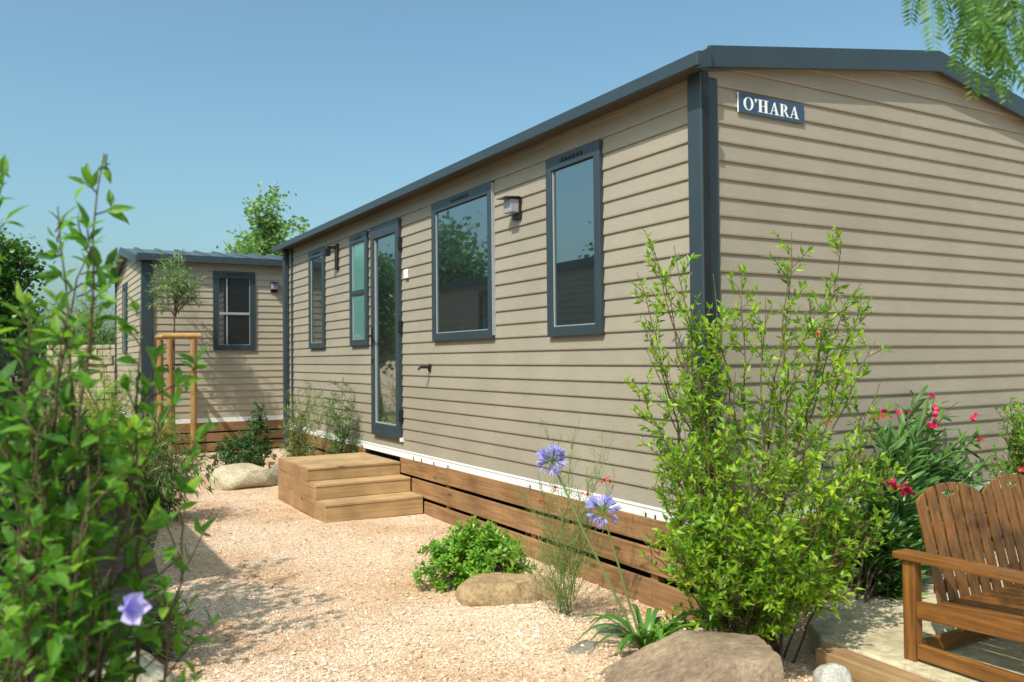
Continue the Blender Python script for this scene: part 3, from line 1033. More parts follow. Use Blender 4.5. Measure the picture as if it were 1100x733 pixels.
# backrest: reclined plane
yb, zb_, yt, zt_ = -1.095, BG + 0.215, -0.985, BG + 0.70
for hump in (0, 1):
    hx0 = 0.240 + hump * 0.466
    hw, ns = 0.46, 6
    pitch = hw / ns
    for i in range(ns):
        xa, xb = hx0 + i * pitch + 0.007, hx0 + (i + 1) * pitch - 0.011
        def top(x):
            q = (x - (hx0 + hw / 2)) / (hw / 2)
            return 0.775 + 0.225 * math.sqrt(max(0.0, 1 - (q * 0.93) ** 2))
        tp_ = [(xb + (xa - xb) * k / 4, top(xb + (xa - xb) * k / 4)) for k in range(5)]
        pl = [(xa, 0.0), (xb, 0.0)]
        if i == 2:
            pl += [(xb, 0.885), (xb - 0.030, 0.90), (xb - 0.040, 0.915), (xb - 0.02, 0.925), (xb, 0.925)]
        pl += tp_
        if i == 3:
            pl += [(xa, 0.925), (xa + 0.02, 0.928), (xa + 0.034, 0.918), (xa + 0.022, 0.898), (xa, 0.885)]
        b_ = MB()
        b_.prism(pl, (-0.0055, 0.0055), lambda a, s, w: (a, yb + (yt - yb) * s * 1.0 + w, zb_ + (zt_ - zb_) * s))
        b_.build('back_slat', BENCHZ, bn, bevel=0.003)
for s in (0.16, 0.62):
    MB().bar((0.285, yb + (yt - yb) * s + 0.021, zb_ + (zt_ - zb_) * s), (1.165, yb + (yt - yb) * s + 0.021, zb_ + (zt_ - zb_) * s), 0.028, 0.05).build('back_rail', BENCHX, bn, bevel=0.003)
for i in range(12):
    xa = 0.240 + i * 0.0775
    b_ = MB()
    b_.prism([(yb + 0.012, BG + 0.226), (yb + 0.012, BG + 0.244), (BYF + 0.004, BG + 0.274), (BYF + 0.004, BG + 0.256)], (xa, xa + 0.064), lambda a, b, w: (w, a, b))
    b_.build('seat_slat', BENCHY, bn, bevel=0.004)


# ------------------------------------------------------------------ rocks
def rock(name, c, size, matl, label, planes=(), seed=0, sub=5, cuts=9, rough=0.05, rot=0.0, group=None, flat=0.55):
    rg = np.random.default_rng(seed)
    import bmesh
    bm = bmesh.new()
    bmesh.ops.create_icosphere(bm, subdivisions=sub, radius=1.0)
    V = np.array([v.co[:] for v in bm.verts])
    Fc = np.array([[v.index for v in fc.verts] for fc in bm.faces])
    bm.free()
    V = np.sign(V) * np.abs(V) ** 0.8
    pls = [(np.array(n, float), dd) for n, dd in planes]
    for _ in range(cuts):
        n = rg.normal(0, 1, 3)
        pls.append((n, rg.uniform(0.72, 0.98)))
    for n, dd in pls:
        n = n / np.linalg.norm(n)
        e = V @ n - dd
        V = V - np.clip(e, 0, None)[:, None] * n * 0.97
    nz = np.array([noise.fractal(Vector(v * 1.6 + seed * 3.1), 1.0, 2.0, 5) for v in V])
    nf = np.array([noise.fractal(Vector(v * 7.0 + seed * 1.7), 0.8, 2.0, 4) for v in V])
    V = V * (1 + rough * nz + rough * 0.22 * nf)[:, None]
    V = V * np.array(size)
    ca, sa = math.cos(rot), math.sin(rot)
    V = np.stack([V[:, 0] * ca - V[:, 1] * sa, V[:, 0] * sa + V[:, 1] * ca, V[:, 2]], 1) + np.array(c)
    m = MB().add(V, Fc)
    o = m.build(name, matl, smooth=True, origin=(c[0], c[1], float(gh(c[0], c[1]))))
    return tag(o, label, 'rock', group)


VA = math.radians(-29.94)   # turns x along the camera's right
bc = at(735, 700, 3.22)
rock('boulder', (bc[0] + .02, bc[1] - .02, 0.0), (0.42, 0.36, 0.275), ROCK_BROWN, 'large flat topped brown boulder in front of the bushy green shrub',
     planes=[((0.03, 0.05, 1), 0.74), ((-0.62, -0.1, 0.75), 0.50), ((1, 0.0, 0.12), 0.78), ((0.35, -1, 0.35), 0.75), ((0, 1, 0.2), 0.7)], seed=3, rot=VA, cuts=3, rough=0.055, sub=6)
p = at(546, 640, 4.62)
rock('boulder', (p[0], p[1], -0.01), (0.29, 0.17, 0.15), ROCK_TAN, 'rounded tan boulder beside the low round green bush', seed=8, rot=VA + .1, rough=0.06, planes=[((0, 0, 1), 0.8), ((1, -.8, .5), .8)])
p = at(626, 694, 3.72)
rock('grey_stone', (p[0], p[1], 0.0), (0.10, 0.08, 0.055), ROCK_GREY, 'small grey stone half sunk in gravel next to the strap leaved plant', seed=12, rot=.4, sub=4)
p = at(655, 648, 4.1)
rock('grey_stone', (p[0], p[1], -0.03), (0.13, 0.09, 0.055), ROCK_GREY, 'grey brown stone lying between the feathery plant and the timber skirting', seed=13, rot=.9, sub=4)
p = at(262, 515, 8.75)
rock('limestone_rock', (p[0], p[1], 0.075), (0.33, 0.25, 0.20), ROCK_CREAM, 'pale cream angular rock left of the wooden steps', seed=21, rot=.2, planes=[((.1, -.1, 1), 0.72), ((1, 0, .6), .75)], cuts=5)
p = at(303, 497, 9.1)
rock('grey_stone', (p[0], p[1], 0.05), (0.16, 0.14, 0.16), ROCK_GREY, 'dark grey rock tucked behind the wooden steps', seed=23, rot=.2)
p = at(128, 722, 3.35)
rock('limestone_rock', (p[0] + .05, p[1], 0.01), (0.17, 0.15, 0.14), ROCK_CREAM, 'rounded cream rock under the blurred foreground shrub', seed=31, rot=-.3, cuts=3)
p = at(893, 728, 3.35)
rock('limestone_rock', (p[0], p[1], 0.0), (0.085, 0.075, 0.085), ROCK_WHITE, 'small white rock against the timber sleeper', seed=35, rot=.3, sub=4)
p = at(350, 540, 6.9)

# ------------------------------------------------------------------ plants
def unit(v):
    return v / (np.linalg.norm(v, axis=-1, keepdims=True) + 1e-9)


def bez(b, t, n=14, bend=0.55, rng=RNG, wob=0.02, out=None):
    b, t = np.array(b, float), np.array(t, float)
    c = np.array([b[0] + (t[0] - b[0]) * (1 - bend) * .6, b[1] + (t[1] - b[1]) * (1 - bend) * .6, b[2] + (t[2] - b[2]) * (0.35 + 0.4 * bend)])
    s = np.linspace(0, 1, n)[:, None]
    P = (1 - s) ** 2 * b + 2 * s * (1 - s) * c + s * s * t
    w = np.cumsum(rng.normal(0, wob / n, (n, 3)), 0)
    w -= w[-1] * s
    return P + w * 3


def push_out(P, m=0.045):
    """keep foliage outside the main house"""
    P = np.array(P)
    ins = (P[:, 0] > -m) & (P[:, 1] > -m) & (P[:, 2] > -0.1)
    left = ins & ((P[:, 0] + m) < (P[:, 1] + m))
    fr_ = ins & ~left
    P[left, 0] = -m
    P[fr_, 1] = -m
    return P


def leafy(stems, foliage, C, R0, R1, leafL, leafW, t0=0.2, twig_sp=0.05, twig_len=(0.25, 0.07), node_sp=0.018, kind='lo', rng=RNG,
          upb=0.35, outb=0.8, curl=0.2, tr=0.0018, leafang=0.8, droop=0.0, clip=None, density=None, roll=0.6, clump=None):
    n = len(C)
    seg = np.linalg.norm(np.diff(C, axis=0), axis=1)
    cum = np.concatenate([[0], np.cumsum(seg)])
    tot = cum[-1]
    stems.tube(C, np.linspace(R0, R1, n), 6)
    s = t0 * tot
    LP, LD = [], []
    while s < tot:
        q = s / tot
        p = np.array([np.interp(s, cum, C[:, k]) for k in range(3)])
        k = min(n - 2, int(np.searchsorted(cum, s) - 1))
        tan = unit(C[k + 1] - C[k])
        keep = True if density is None else rng.random() < density(q)
        if clump is not None and noise.noise(Vector(p) * clump[0]) < clump[1]:
            keep = False
        if keep:
            dr_ = rng.normal(0, 1, 3)
            dr_ -= dr_ @ tan * tan
            dr_ = unit(dr_)
            dd = unit(tan * 0.55 + dr_ * outb + np.array([0, 0, upb]))
            ln = (twig_len[0] * (1 - q) + twig_len[1] * q) * rng.uniform(0.6, 1.25)
            m = max(3, int(ln / node_sp))
            ss = np.linspace(0, 1, m)[:, None]
            tw = p + dd * ln * ss + np.array([0, 0, 1]) * (0.18 - droop) * ln * ss ** 2 + np.cumsum(rng.normal(0, .004, (m, 3)), 0)
            if clip is not None:
                tw = clip(tw)
            stems.tube(tw[::max(1, m // 4)], tr, 4, False)
            td = unit(np.gradient(tw, axis=0))
            for sgn in (-1, 1):
                sd = unit(np.cross(td, rng.normal(0, 1, (m, 3))))
                ld = unit(td * 0.6 + sgn * sd * leafang + np.array([0, 0, 0.15 - droop]))
                LP.append(tw[1:])
                LD.append(ld[1:])
            LP.append(tw[-1:])
            LD.append(td[-1:])
        s += twig_sp * rng.uniform(0.5, 1.5)
    if LP:
        LP, LD = np.concatenate(LP), np.concatenate(LD)
        N = len(LP)
        sc = rng.uniform(0.5, 1.2, N)
        foliage.leaves(LP, LD, leafL * sc, leafW * sc, kind, 0.3, curl, rng=rng, roll=roll)


def flower_cluster(m, c, n, size, rng=RNG):
    """five-petalled blooms packed round a point"""
    for _ in range(n):
        p = np.array(c) + rng.normal(0, size * 0.55, 3)
        ax = unit(rng.normal(0, 1, 3) + np.array([-0.4, -0.6, 0.5]))
        a = unit(np.cross(ax, rng.normal(0, 1, 3)))
        b = np.cross(ax, a)
        an = np.arange(5) * 2 * math.pi / 5
        D = np.cos(an)[:, None] * a + np.sin(an)[:, None] * b + 0.35 * ax
        m.leaves(np.tile(p, (5, 1)), D, size * 0.62, size * 0.5, 'ov', 0.1, 0.15, up=ax, roll=0.1)


# --- bushy shrub at the house corner
sh = empty('bushy_shrub', (-0.10, -0.38, -0.05), 'tall bright green bushy shrub with upright arching stems at the house corner', 'shrub')
stems, fol, bud = MB(), MB(), MB()
rg = np.random.default_rng(42)
tips = [(698, 256, 4.1), (684, 292, 4.15), (724, 264, 3.95), (692, 338, 3.95), (712, 300, 4.1), (766, 294, 3.9), (797, 300, 4.0), (850, 250, 3.95), (853, 275, 4.05),
        (904, 260, 3.9), (893, 292, 4.0), (928, 300, 3.95), (925, 330, 4.1), (880, 330, 3.8), (822, 320, 3.7), (775, 350, 3.65), (740, 400, 3.7), (946, 410, 4.0),
        (735, 350, 3.8), (905, 400, 3.8), (860, 380, 3.6), (830, 400, 3.5),
        (790, 400, 3.5), (700, 522, 3.7), (716, 470, 3.75), (725, 500, 3.55), (735, 560, 3.5), (755, 600, 3.45), (780, 560, 3.4), (830, 500, 3.4), (870, 470, 3.5), (925, 480, 3.7), (938, 470, 4.0), (945, 515, 3.95), (935, 575, 3.8), (702, 590, 3.7),
        (930, 560, 3.65), (900, 590, 3.5), (860, 620, 3.4), (815, 600, 3.35), (760, 645, 3.5), (880, 540, 3.45), (845, 560, 3.35), (795, 640, 3.4), (910, 640, 3.55), (760, 470, 3.5),
        (690, 420, 3.9), (845, 640, 3.4), (750, 520, 3.5), (720, 585, 3.55), (805, 520, 3.35), (770, 620, 3.4), (885, 610, 3.45), (835, 590, 3.3), (810, 650, 3.4), (905, 530, 3.6)]
more = []
for px, py, t in tips:
    if py > 430:
        more += [(px + rg.normal(0, 13), py + rg.normal(4, 18), t + rg.normal(0, .10)) for _ in range(1)]
    elif rg.random() < 0.2:
        more += [(px + rg.normal(0, 14), py + rg.uniform(25, 90), t + rg.normal(0, .12))]
tips = tips + more
for i, (px, py, t) in enumerate(tips):
    b = np.array([-0.10, -0.38, -0.07]) + np.array([rg.normal(0, .07), rg.normal(0, .06), 0])
    tip = at(px, py, t)
    C = push_out(bez(b, tip, 16, 0.30, rg, 0.07))
    hi = py < 420
    leafy(stems, fol, C, 0.009 if hi else 0.006, 0.0016, 0.046 if hi else 0.043, 0.018, t0=0.30 if hi else 0.35, twig_sp=0.033 if hi else 0.027,
          twig_len=(0.26, 0.07) if hi else (0.18, 0.09), node_sp=0.015, rng=rg, clip=push_out, upb=0.35, outb=0.85, clump=(7.0, -0.10),
          density=(lambda q: 0.12 + 0.88 * q ** 1.3) if hi else (lambda q: 0.45 + 0.55 * q))
for px, py in ((772, 380), (880, 360), (860, 508), (942, 448), (893, 452)):
    bud = MB()
    flower_cluster(bud, at(px, py, 3.7), 2, 0.016, rg)
    bud.build('bud', P_RED, sh)
stems.build('stems', TWIG, sh, smooth=True)
fol.build('foliage', L_POM, sh)

# --- oleander behind the bench
ol = empty('oleander', (0.95, -0.30, 0.0), 'dark green oleander with crimson pink blooms between the corner shrub and the bench', 'shrub')
stems, fol, fl = MB(), MB(), MB()
rg = np.random.default_rng(7)
otips = [(985, 432, 5.0), (1000, 440, 4.9), (970, 470, 4.8), (1012, 450, 5.05), (1030, 475, 5.1), (1048, 470, 5.2), (1056, 500, 5.1), (950, 470, 4.75), (942, 510, 4.6),
         (960, 520, 4.5), (935, 560, 4.5), (955, 580, 4.45), (930, 610, 4.5), (975, 540, 4.5), (1000, 500, 4.8), (1030, 510, 4.9), (945, 630, 4.45), (960, 610, 4.4), (920, 580, 4.6),
         (985, 480, 4.85), (1015, 490, 4.85), (990, 570, 4.6), (965, 640, 4.4), (1060, 530, 5.1)]
otips += [(px + rg.normal(0, 14), py + rg.uniform(5, 60), t + rg.normal(0, .1)) for px, py, t in otips]
for px, py, t in otips:
    b = np.array([0.92 + rg.normal(0, .10), -0.30 + rg.normal(0, .05), 0.0])
    C = bez(b, at(px, py, t), 14, 0.7, rg, 0.02)
    C = push_out(C, 0.06)
    stems.tube(C, np.linspace(0.008, 0.003, 14), 6)
    for s in np.linspace(0.38, 1.0, 12):
        k = min(12, int(s * 13))
        p = C[k] + (C[k + 1] - C[k]) * (s * 13 - k)
        tan = unit(C[k + 1] - C[k])
        a = unit(np.cross(tan, rg.normal(0, 1, 3)))
        b2 = np.cross(tan, a)
        ph = rg.random() * 6.28
        an = ph + np.arange(4) * 2 * math.pi / 4
        D = (np.cos(an)[:, None] * a + np.sin(an)[:, None] * b2) * (0.75 if s < .9 else .4) + tan * 0.8
        sc = rg.uniform(.75, 1.15, 4)
        fol.leaves(np.tile(p, (4, 1)), D, 0.135 * sc, 0.024 * sc, 'strap', 0.25, 0.22, rng=rg, roll=0.4)
for px, py, t, n in ((1000, 444, 4.85, 7), (1001, 458, 4.8, 9), (976, 443, 4.9, 4), (949, 442, 4.7, 4), (1048, 450, 5.1, 4), (1054, 471, 5.1, 3), (1002, 428, 4.95, 1), (966, 523, 4.35, 12), (957, 520, 4.35, 6), (975, 528, 4.35, 6), (896, 444, 4.2, 3), (888, 447, 4.2, 2)):
    fl = MB()
    flower_cluster(fl, at(px, py, t), n, 0.034, rg)
    fl.build('flower_cluster', P_PINK, ol)
stems.build('stems', TWIG, ol, smooth=True)
fol.build('foliage', L_OLEA, ol)

# --- small clipped bush at the right edge
rb_ = empty('topiary_bush', (2.42, -0.22, 0.05), 'small bright green bush with red flowers at the right edge behind the bench', 'shrub')
stems, fol, fl = MB(), MB(), MB()
rg = np.random.default_rng(17)
for i in range(34):
    tip = np.array([2.45, -0.22, 0.85]) + rg.normal(0, [0.11, 0.05, 0.10], 3)
    if i > 22:
        tip[2] -= 0.25
    C = bez((2.44, -0.22, 0.05), tip, 10, 0.8, rg, 0.02)
    leafy(stems, fol, C, 0.006, 0.002, 0.045, 0.016, t0=0.6, twig_sp=0.03, twig_len=(0.1, 0.06), rng=rg)
for q in range(3):
    fl = MB()
    flower_cluster(fl, (2.36 + .05 * q, -0.28, 0.60 + .02 * q), 4, 0.035, rg)
    fl.build('flower_cluster', P_RED, rb_)
stems.build('stems', TWIG, rb_)
fol.build('foliage', L_PIT, rb_)


# --- rosettes on a dome
def dome(name, label, c, rad, n, leafL, leafW, lm, seed, per=9, stemn=14, lean=(0, 0)):
    rg = np.random.default_rng(seed)
    t = empty(name, (c[0], c[1], float(gh(c[0], c[1]))), label, 'shrub')
    stems, fol = MB(), MB()
    th = rg.random(n) * 6.283
    cz = rg.random(n) ** 0.8
    rr = rg.uniform(0.55, 1.0, n) ** 0.6
    dx = np.sqrt(1 - cz ** 2) * np.cos(th)
    dy = np.sqrt(1 - cz ** 2) * np.sin(th)
    lump = 1 + 0.22 * np.sin(3 * th + seed) * (1 - cz) + rg.normal(0, .08, n)
    P = np.stack([c[0] + dx * rad[0] * rr * lump + lean[0] * cz, c[1] + dy * rad[1] * rr * lump + lean[1] * cz, c[2] + 0.03 + cz * rad[2] * rr * lump], 1)
    A = unit(np.stack([dx, dy, cz * 1.0 + 0.55], 1) + rg.normal(0, .3, (n, 3)))
    for i in range(n):
        a = unit(np.cross(A[i], rg.normal(0, 1, 3)))
        b = np.cross(A[i], a)
        an = rg.random() * 6.28 + np.arange(per) * 2.4
        op = np.linspace(0.35, 1.15, per)
        D = A[i] * (1.0 - 0.45 * op)[:, None] + (np.cos(an)[:, None] * a + np.sin(an)[:, None] * b) * op[:, None]
        sc = np.linspace(0.65, 1.1, per) * rg.uniform(.8, 1.15)
        fol.leaves(np.tile(P[i], (per, 1)) - A[i] * np.linspace(0, .03, per)[:, None], D, leafL * sc, leafW * sc, 'ov', 0.15, 0.18, up=A[i], rng=rg, roll=0.25)
        if i % 4 == 0:
            stems.tube(bez((c[0] + rg.normal(0, .02), c[1] + rg.normal(0, .02), c[2] - 0.02), P[i], 6, 0.5, rg, 0.02), np.linspace(0.006, 0.002, 6), 5, False)
    stems.build('stems', TWIG, t)
    fol.build('foliage', lm, t)
    return t


p = at(512, 612, 4.95)
dome('round_bush', 'low round glossy bright green bush on the gravel before the timber skirting', (p[0], p[1], 0.0), (0.31, 0.28, 0.31), 420, 0.046, 0.020, L_PIT, 5)
p = at(255, 497, 9.4)
d_ = dome('dark_bush', 'dark green bush behind the pale rock left of the steps', (p[0], p[1], 0.0), (0.30, 0.28, 0.50), 240, 0.055, 0.022, L_DARK, 6)
p = at(278, 490, 9.9)
dome('dark_bush', 'narrow dark green upright bush against the skirting of the smaller home', (p[0], p[1], 0.0), (0.17, 0.17, 0.78), 150, 0.055, 0.022, L_DARK, 9)
p = at(720, 660, 3.85)
dome('green_seedling', 'small leafy green seedling between the strap leaved plant and the corner shrub', (p[0], p[1], -0.05), (0.17, 0.12, 0.16), 60, 0.035, 0.014, L_POM, 10)

# --- agapanthus
ag = empty('agapanthus', (-0.56, -0.24, 0.0), 'strap leaved plant with two round lilac blue flower heads on tall stalks', 'flowering plant')
rg = np.random.default_rng(3)
fol, stems, fl = MB(), MB(), MB()
base = np.array([-0.56, -0.22, 0.0])
for i in range(34):
    a = rg.random() * 6.28
    ln = rg.uniform(0.16, 0.34)
    n = 9
    s = np.linspace(0, 1, n)
    o = np.array([math.cos(a), math.sin(a), 0])
    ht = rg.uniform(0.09, 0.24)
    C = base + o * 0.02 + o * (ln * s)[:, None] + np.array([0, 0, 1]) * (ht * 1.9 * s - ht * (1.9 - rg.uniform(.1, .8)) * s * s)[:, None]
    side = np.array([-o[1], o[0], 0])
    w = 0.012 * np.sqrt(np.clip(np.minimum(s * 6 + .5, (1 - s) * 3.5), 0, 1))
    V = np.stack([C - side * w[:, None] + np.array([0, 0, .003]), C - np.array([0, 0, .002]), C + side * w[:, None] + np.array([0, 0, .003])], 1).reshape(-1, 3)
    F = [(3 * k + j, 3 * k + 1 + j, 3 * k + 4 + j, 3 * k + 3 + j) for k in range(n - 1) for j in (0, 1)]
    fol.add(V, F)
fol.build('leaves', L_AGAP, ag, smooth=True)
for (px, py, t, rr, nn) in ((593, 495, 3.9, 0.075, 70), (648, 550, 3.8, 0.085, 55)):
    stems, fl = MB(), MB()
    c = at(px, py, t)
    b0 = base + np.array([rg.normal(0, .02), rg.normal(0, .02), 0.02])
    C = bez(b0, c, 14, 0.25, rg, 0.01)
    stems.tube(C, np.linspace(0.0065, 0.004, 14), 7)
    dirs = unit(rg.normal(0, 1, (nn, 3)) + np.array([0, 0, 0.35]))
    for dd in dirs:
        stems.tube([c, c + dd * rr * 0.55], [0.0012, 0.0012], 4, False)
        a = unit(np.cross(dd, rg.normal(0, 1, 3)))
        b2 = np.cross(dd, a)
        an = np.arange(6) * math.pi / 3 + rg.random()
        D = dd * 1.0 + (np.cos(an)[:, None] * a + np.sin(an)[:, None] * b2) * 0.42
        ll = rr * rg.uniform(0.4, 0.6)
        fl.leaves(np.tile(c + dd * rr * 0.5, (6, 1)), D, ll, 0.0075, 'ov', 0.2, -0.25, rng=rg, up=dd, roll=.1)
    sk_ = stems.build('flower_stalk', GSTEM, ag, smooth=True)
    fl.build('flower_head', P_BLUE, sk_)


# --- feathery grevillea
gv = empty('feathery_shrub', (-0.55, 0.46, 0.0), 'thin feathery shrub with needle leaves and coral flowers behind the tan boulder', 'shrub')
rg = np.random.default_rng(23)
stems, fol, fl = MB(), MB(), MB()
for (px, py, t) in ((560, 530, 4.4), (580, 520, 4.35), (600, 500, 4.3), (590, 470, 4.5), (640, 500, 4.3), (655, 480, 4.4), (565, 590, 4.3), (630, 560, 4.2), (650, 590, 4.1), (605, 560, 4.2), (545, 600, 4.4), (590, 600, 4.1), (625, 610, 4.1), (640, 520, 4.25), (575, 560, 4.35), (615, 470, 4.4), (660, 520, 4.3), (600, 620, 4.05)):
    C = push_out(bez((-0.55 + rg.normal(0, .015), 0.46 + rg.normal(0, .015), -0.02), at(px, py, t), 14, 0.5, rg, 0.05), 0.07)
    leafy(stems, fol, C, 0.003, 0.0008, 0.055, 0.0030, t0=0.2, twig_sp=0.045, twig_len=(0.16, 0.07), node_sp=0.012, rng=rg, clip=lambda q: push_out(q, .06), curl=0.1, tr=0.001, outb=.6, upb=.6)
for px, py, t in ((579, 540, 4.3), (594, 525, 4.3), (648, 517, 4.3), (628, 530, 4.25), (655, 517, 4.3)):
    fl = MB()
    flower_cluster(fl, at(px, py, t), 3, 0.018, rg)
    fl.build('flower_cluster', P_RED, gv)
stems.build('stems', GSTEM, gv)
fol.build('foliage', L_WISP, gv)

# --- wispy climbers behind the steps
for (seed, spec, label) in ((31, ((318, 425, 9.2), (335, 415, 9.3), (345, 425, 9.3), (325, 440, 9.1), (310, 440, 9.3), (352, 440, 9.0), (338, 450, 9.0)), 'wispy yellow green plant beside the downpipe behind the steps'),
                            (32, ((366, 415, 8.6), (372, 432, 8.5), (362, 445, 8.5), (368, 455, 8.4), (355, 430, 8.7)), 'feathery green plant against the long wall just behind the steps')):
    rg = np.random.default_rng(seed)
    b = at(spec[0][0] + 2, 490, spec[0][2])
    b[0] = min(b[0], -0.12)
    b[2] = 0.0
    t = empty('wispy_plant', tuple(b), label, 'plant')
    stems, fol = MB(), MB()
    for px, py, tt in spec:
        tip = push_out(np.array([at(px, py, tt)]), .1)[0]
        C = push_out(bez(b + rg.normal(0, .03, 3) * [1, 1, 0], tip, 14, 0.55, rg, 0.06), 0.08)
        leafy(stems, fol, C, 0.004, 0.0012, 0.07, 0.011, t0=0.15, twig_sp=0.036, twig_len=(0.24, 0.12), node_sp=0.018, rng=rg, clip=lambda q: push_out(q, .06), droop=0.35, tr=.0015)
    stems.build('stems', TWIG, t)
    fol.build('foliage', L_WISP if seed == 31 else L_DROOP, t)

# --- foreground shrub on the left
hb = empty('hibiscus_shrub', (-2.93, -1.25, 0.0), 'blurred leafy green shrub filling the left foreground with one mauve flower', 'shrub')
rg = np.random.default_rng(77)
stems, fol, fl = MB(), MB(), MB()
htips = [(112, 165, 1.80), (62, 222, 1.75), (30, 330, 1.7), (100, 262, 1.85), (150, 330, 1.8), (20, 420, 1.6), (165, 400, 1.85), (208, 396, 1.85), (75, 330, 1.65),
         (60, 430, 1.6), (110, 440, 1.65), (205, 485, 1.85), (95, 500, 1.6), (40, 510, 1.55), (140, 540, 1.7), (80, 570, 1.6), (20, 570, 1.5), (120, 610, 1.65), (60, 640, 1.55), (130, 670, 1.7),
         (25, 680, 1.5), (90, 700, 1.6), (5, 460, 1.6), (85, 400, 1.9), (10, 520, 1.8), (110, 550, 1.9), (30, 610, 1.9), (100, 650, 1.85), (-10, 180, 1.7)]
for i, (px, py, t) in enumerate(htips):
    b = np.array([-2.93 + rg.normal(0, .07), -1.22 + rg.normal(0, .07), 0.0])
    C = bez(b, at(px, py, t), 18, 0.55, rg, 0.05)
    tall = py < 400
    leafy(stems, fol, C, 0.0075 if tall else 0.006, 0.0015, 0.050 if tall else 0.054, 0.018 if tall else 0.026, t0=0.42 if tall else 0.45, twig_sp=0.038 if tall else 0.056,
          twig_len=(0.15, 0.02) if tall else (0.16, 0.07), node_sp=0.03, kind='ov', rng=rg, upb=0.3, outb=0.75, curl=0.3, droop=0.12, leafang=0.9)
c = at(134, 654, 1.46)
ax = unit(RM[:, 0] * 0.85 - RM[:, 2] * 0.45 + np.array([0, 0, 0.15]))
a = unit(np.cross(ax, [0, 0, 1.0]))
b2 = np.cross(ax, a)
an = np.arange(5) * 2 * math.pi / 5 + .4
D = (np.cos(an)[:, None] * a + np.sin(an)[:, None] * b2) * 0.75 + ax * 0.75
fl.leaves(np.tile(c, (5, 1)), D, 0.044, 0.036, 'ov', 0.25, -0.15, up=ax, rng=rg, roll=.2)
fl.tube([c - ax * .012, c + ax * .03], [0.004, 0.0025], 6)
stems.build('stems', TWIG, hb, smooth=True)
fol.build('foliage', L_HIB, hb)
fl.build('flower', P_MAUVE, hb)
yl = MB()
yl.leaves(np.array([at(66, 312, 1.72)]), np.array([(0.3, 0, -1)]), 0.038, 0.02, 'ov', .1, .2, roll=.3)
yl.build('yellow_leaf', L_YEL, hb)

# taller shrub just left of the frame; its leafy shadow lies on the path
hb2 = empty('hibiscus_shrub', (-3.5, 0.55, 0.0), 'taller leafy shrub at the left edge of the photo behind the foreground shrub', 'shrub')
rg = np.random.default_rng(78)
stems, fol = MB(), MB()
for i in range(100):
    tip = np.array([-3.45, 0.75, 1.75]) + rg.normal(0, [0.30, 0.42, 0.40], 3)
    tip[2] = min(tip[2], 2.5)
    tip[0] = min(tip[0], -3.12 - 0.03 * rg.random())
    C = bez((-3.5 + rg.normal(0, .06), 0.55 + rg.normal(0, .06), 0.0), tip, 16, 0.6, rg, 0.05)
    leafy(stems, fol, C, 0.008, 0.002, 0.06, 0.03, t0=0.3, twig_sp=0.06, twig_len=(0.26, 0.08), node_sp=0.028, kind='ov', rng=rg, curl=.3)
stems.build('stems', TWIG, hb2, smooth=True)
fol.build('foliage', L_HIB, hb2)


# --- mid-distance planting along the left
def arching(name, label, cat, base, spread, height, n, leafL, leafW, lm, seed, droop=0.5, twig=(0.2, 0.1), kind='lo', node=0.022, sp=0.05, cent=(0, 0)):
    rg = np.random.default_rng(seed)
    t = empty(name, base, label, cat)
    stems, fol = MB(), MB()
    for i in range(n):
        a = rg.random() * 6.28
        q = rg.random() ** 0.5
        tip = np.array(base) + np.array([math.cos(a) * spread * q + cent[0], math.sin(a) * spread * q + cent[1], height * rg.uniform(.45, 1.05) * (1 - 0.35 * q)])
        C = bez(np.array(base) + np.array([rg.normal(0, .05), rg.normal(0, .05), -.01]), tip, 12, 0.6, rg, 0.04)
        leafy(stems, fol, C, 0.007, 0.002, leafL, leafW, t0=0.2, twig_sp=sp, twig_len=twig, node_sp=node, kind=kind, rng=rg, droop=droop, tr=.0018)
    stems.build('stems', TWIG, t)
    fol.build('foliage', lm, t)
    return t


arching('weeping_shrub', 'dark shrub with narrow drooping leaves at the left edge of the gravel path', 'shrub', (-2.05, 4.25, 0.02), 0.50, 1.0, 26, 0.10, 0.013, L_DROOP, 51, droop=0.75, node=0.03)
arching('feathery_bush', 'bright yellow green feathery bush before the staked olive tree', 'shrub', (-2.05, 6.3, 0.02), 0.55, 0.95, 26, 0.05, 0.011, L_YEL, 52, droop=0.3, node=0.016)
arching('leafy_bush', 'mid green leafy bush behind the blurred foreground shrub', 'shrub', (-2.65, 4.9, 0.02), 0.55, 1.05, 26, 0.07, 0.020, L_DARK, 53, droop=0.2)
arching('leafy_bush', 'dark low bush at the foot of the grass clump on the left', 'shrub', (-2.85, 2.9, 0.02), 0.45, 0.75, 24, 0.06, 0.020, L_DARK, 54, droop=0.2)
arching('silver_bush', 'silvery grey olive bush at the left edge of the photo', 'shrub', (-3.05, 8.4, 0.02), 0.62, 2.1, 46, 0.05, 0.009, L_SILV, 55, droop=0.05, node=0.014, twig=(0.35, 0.15), sp=.045)
arching('feathery_bush', 'pale yellow green bush in front of the corner of the smaller home', 'shrub', (-2.1, 8.4, 0.02), 0.62, 1.45, 34, 0.05, 0.010, L_YEL, 56, droop=0.2, node=0.018)

# trailing foreground twig with bare grey branches
arching('low_shrub', 'small yellow flowered plant at the base of the foreground shrub', 'plant', (-2.50, 0.72, 0.02), 0.17, 0.28, 14, 0.05, 0.012, L_DROOP, 58, droop=0.3)
low_ = bpy.data.objects['low_shrub']
for q in ((-2.40, 0.62, 0.20), (-2.44, 0.70, 0.24)):
    fm = MB()
    flower_cluster(fm, q, 2, 0.022)
    fm.build('flower_cluster', P_YEL, low_)


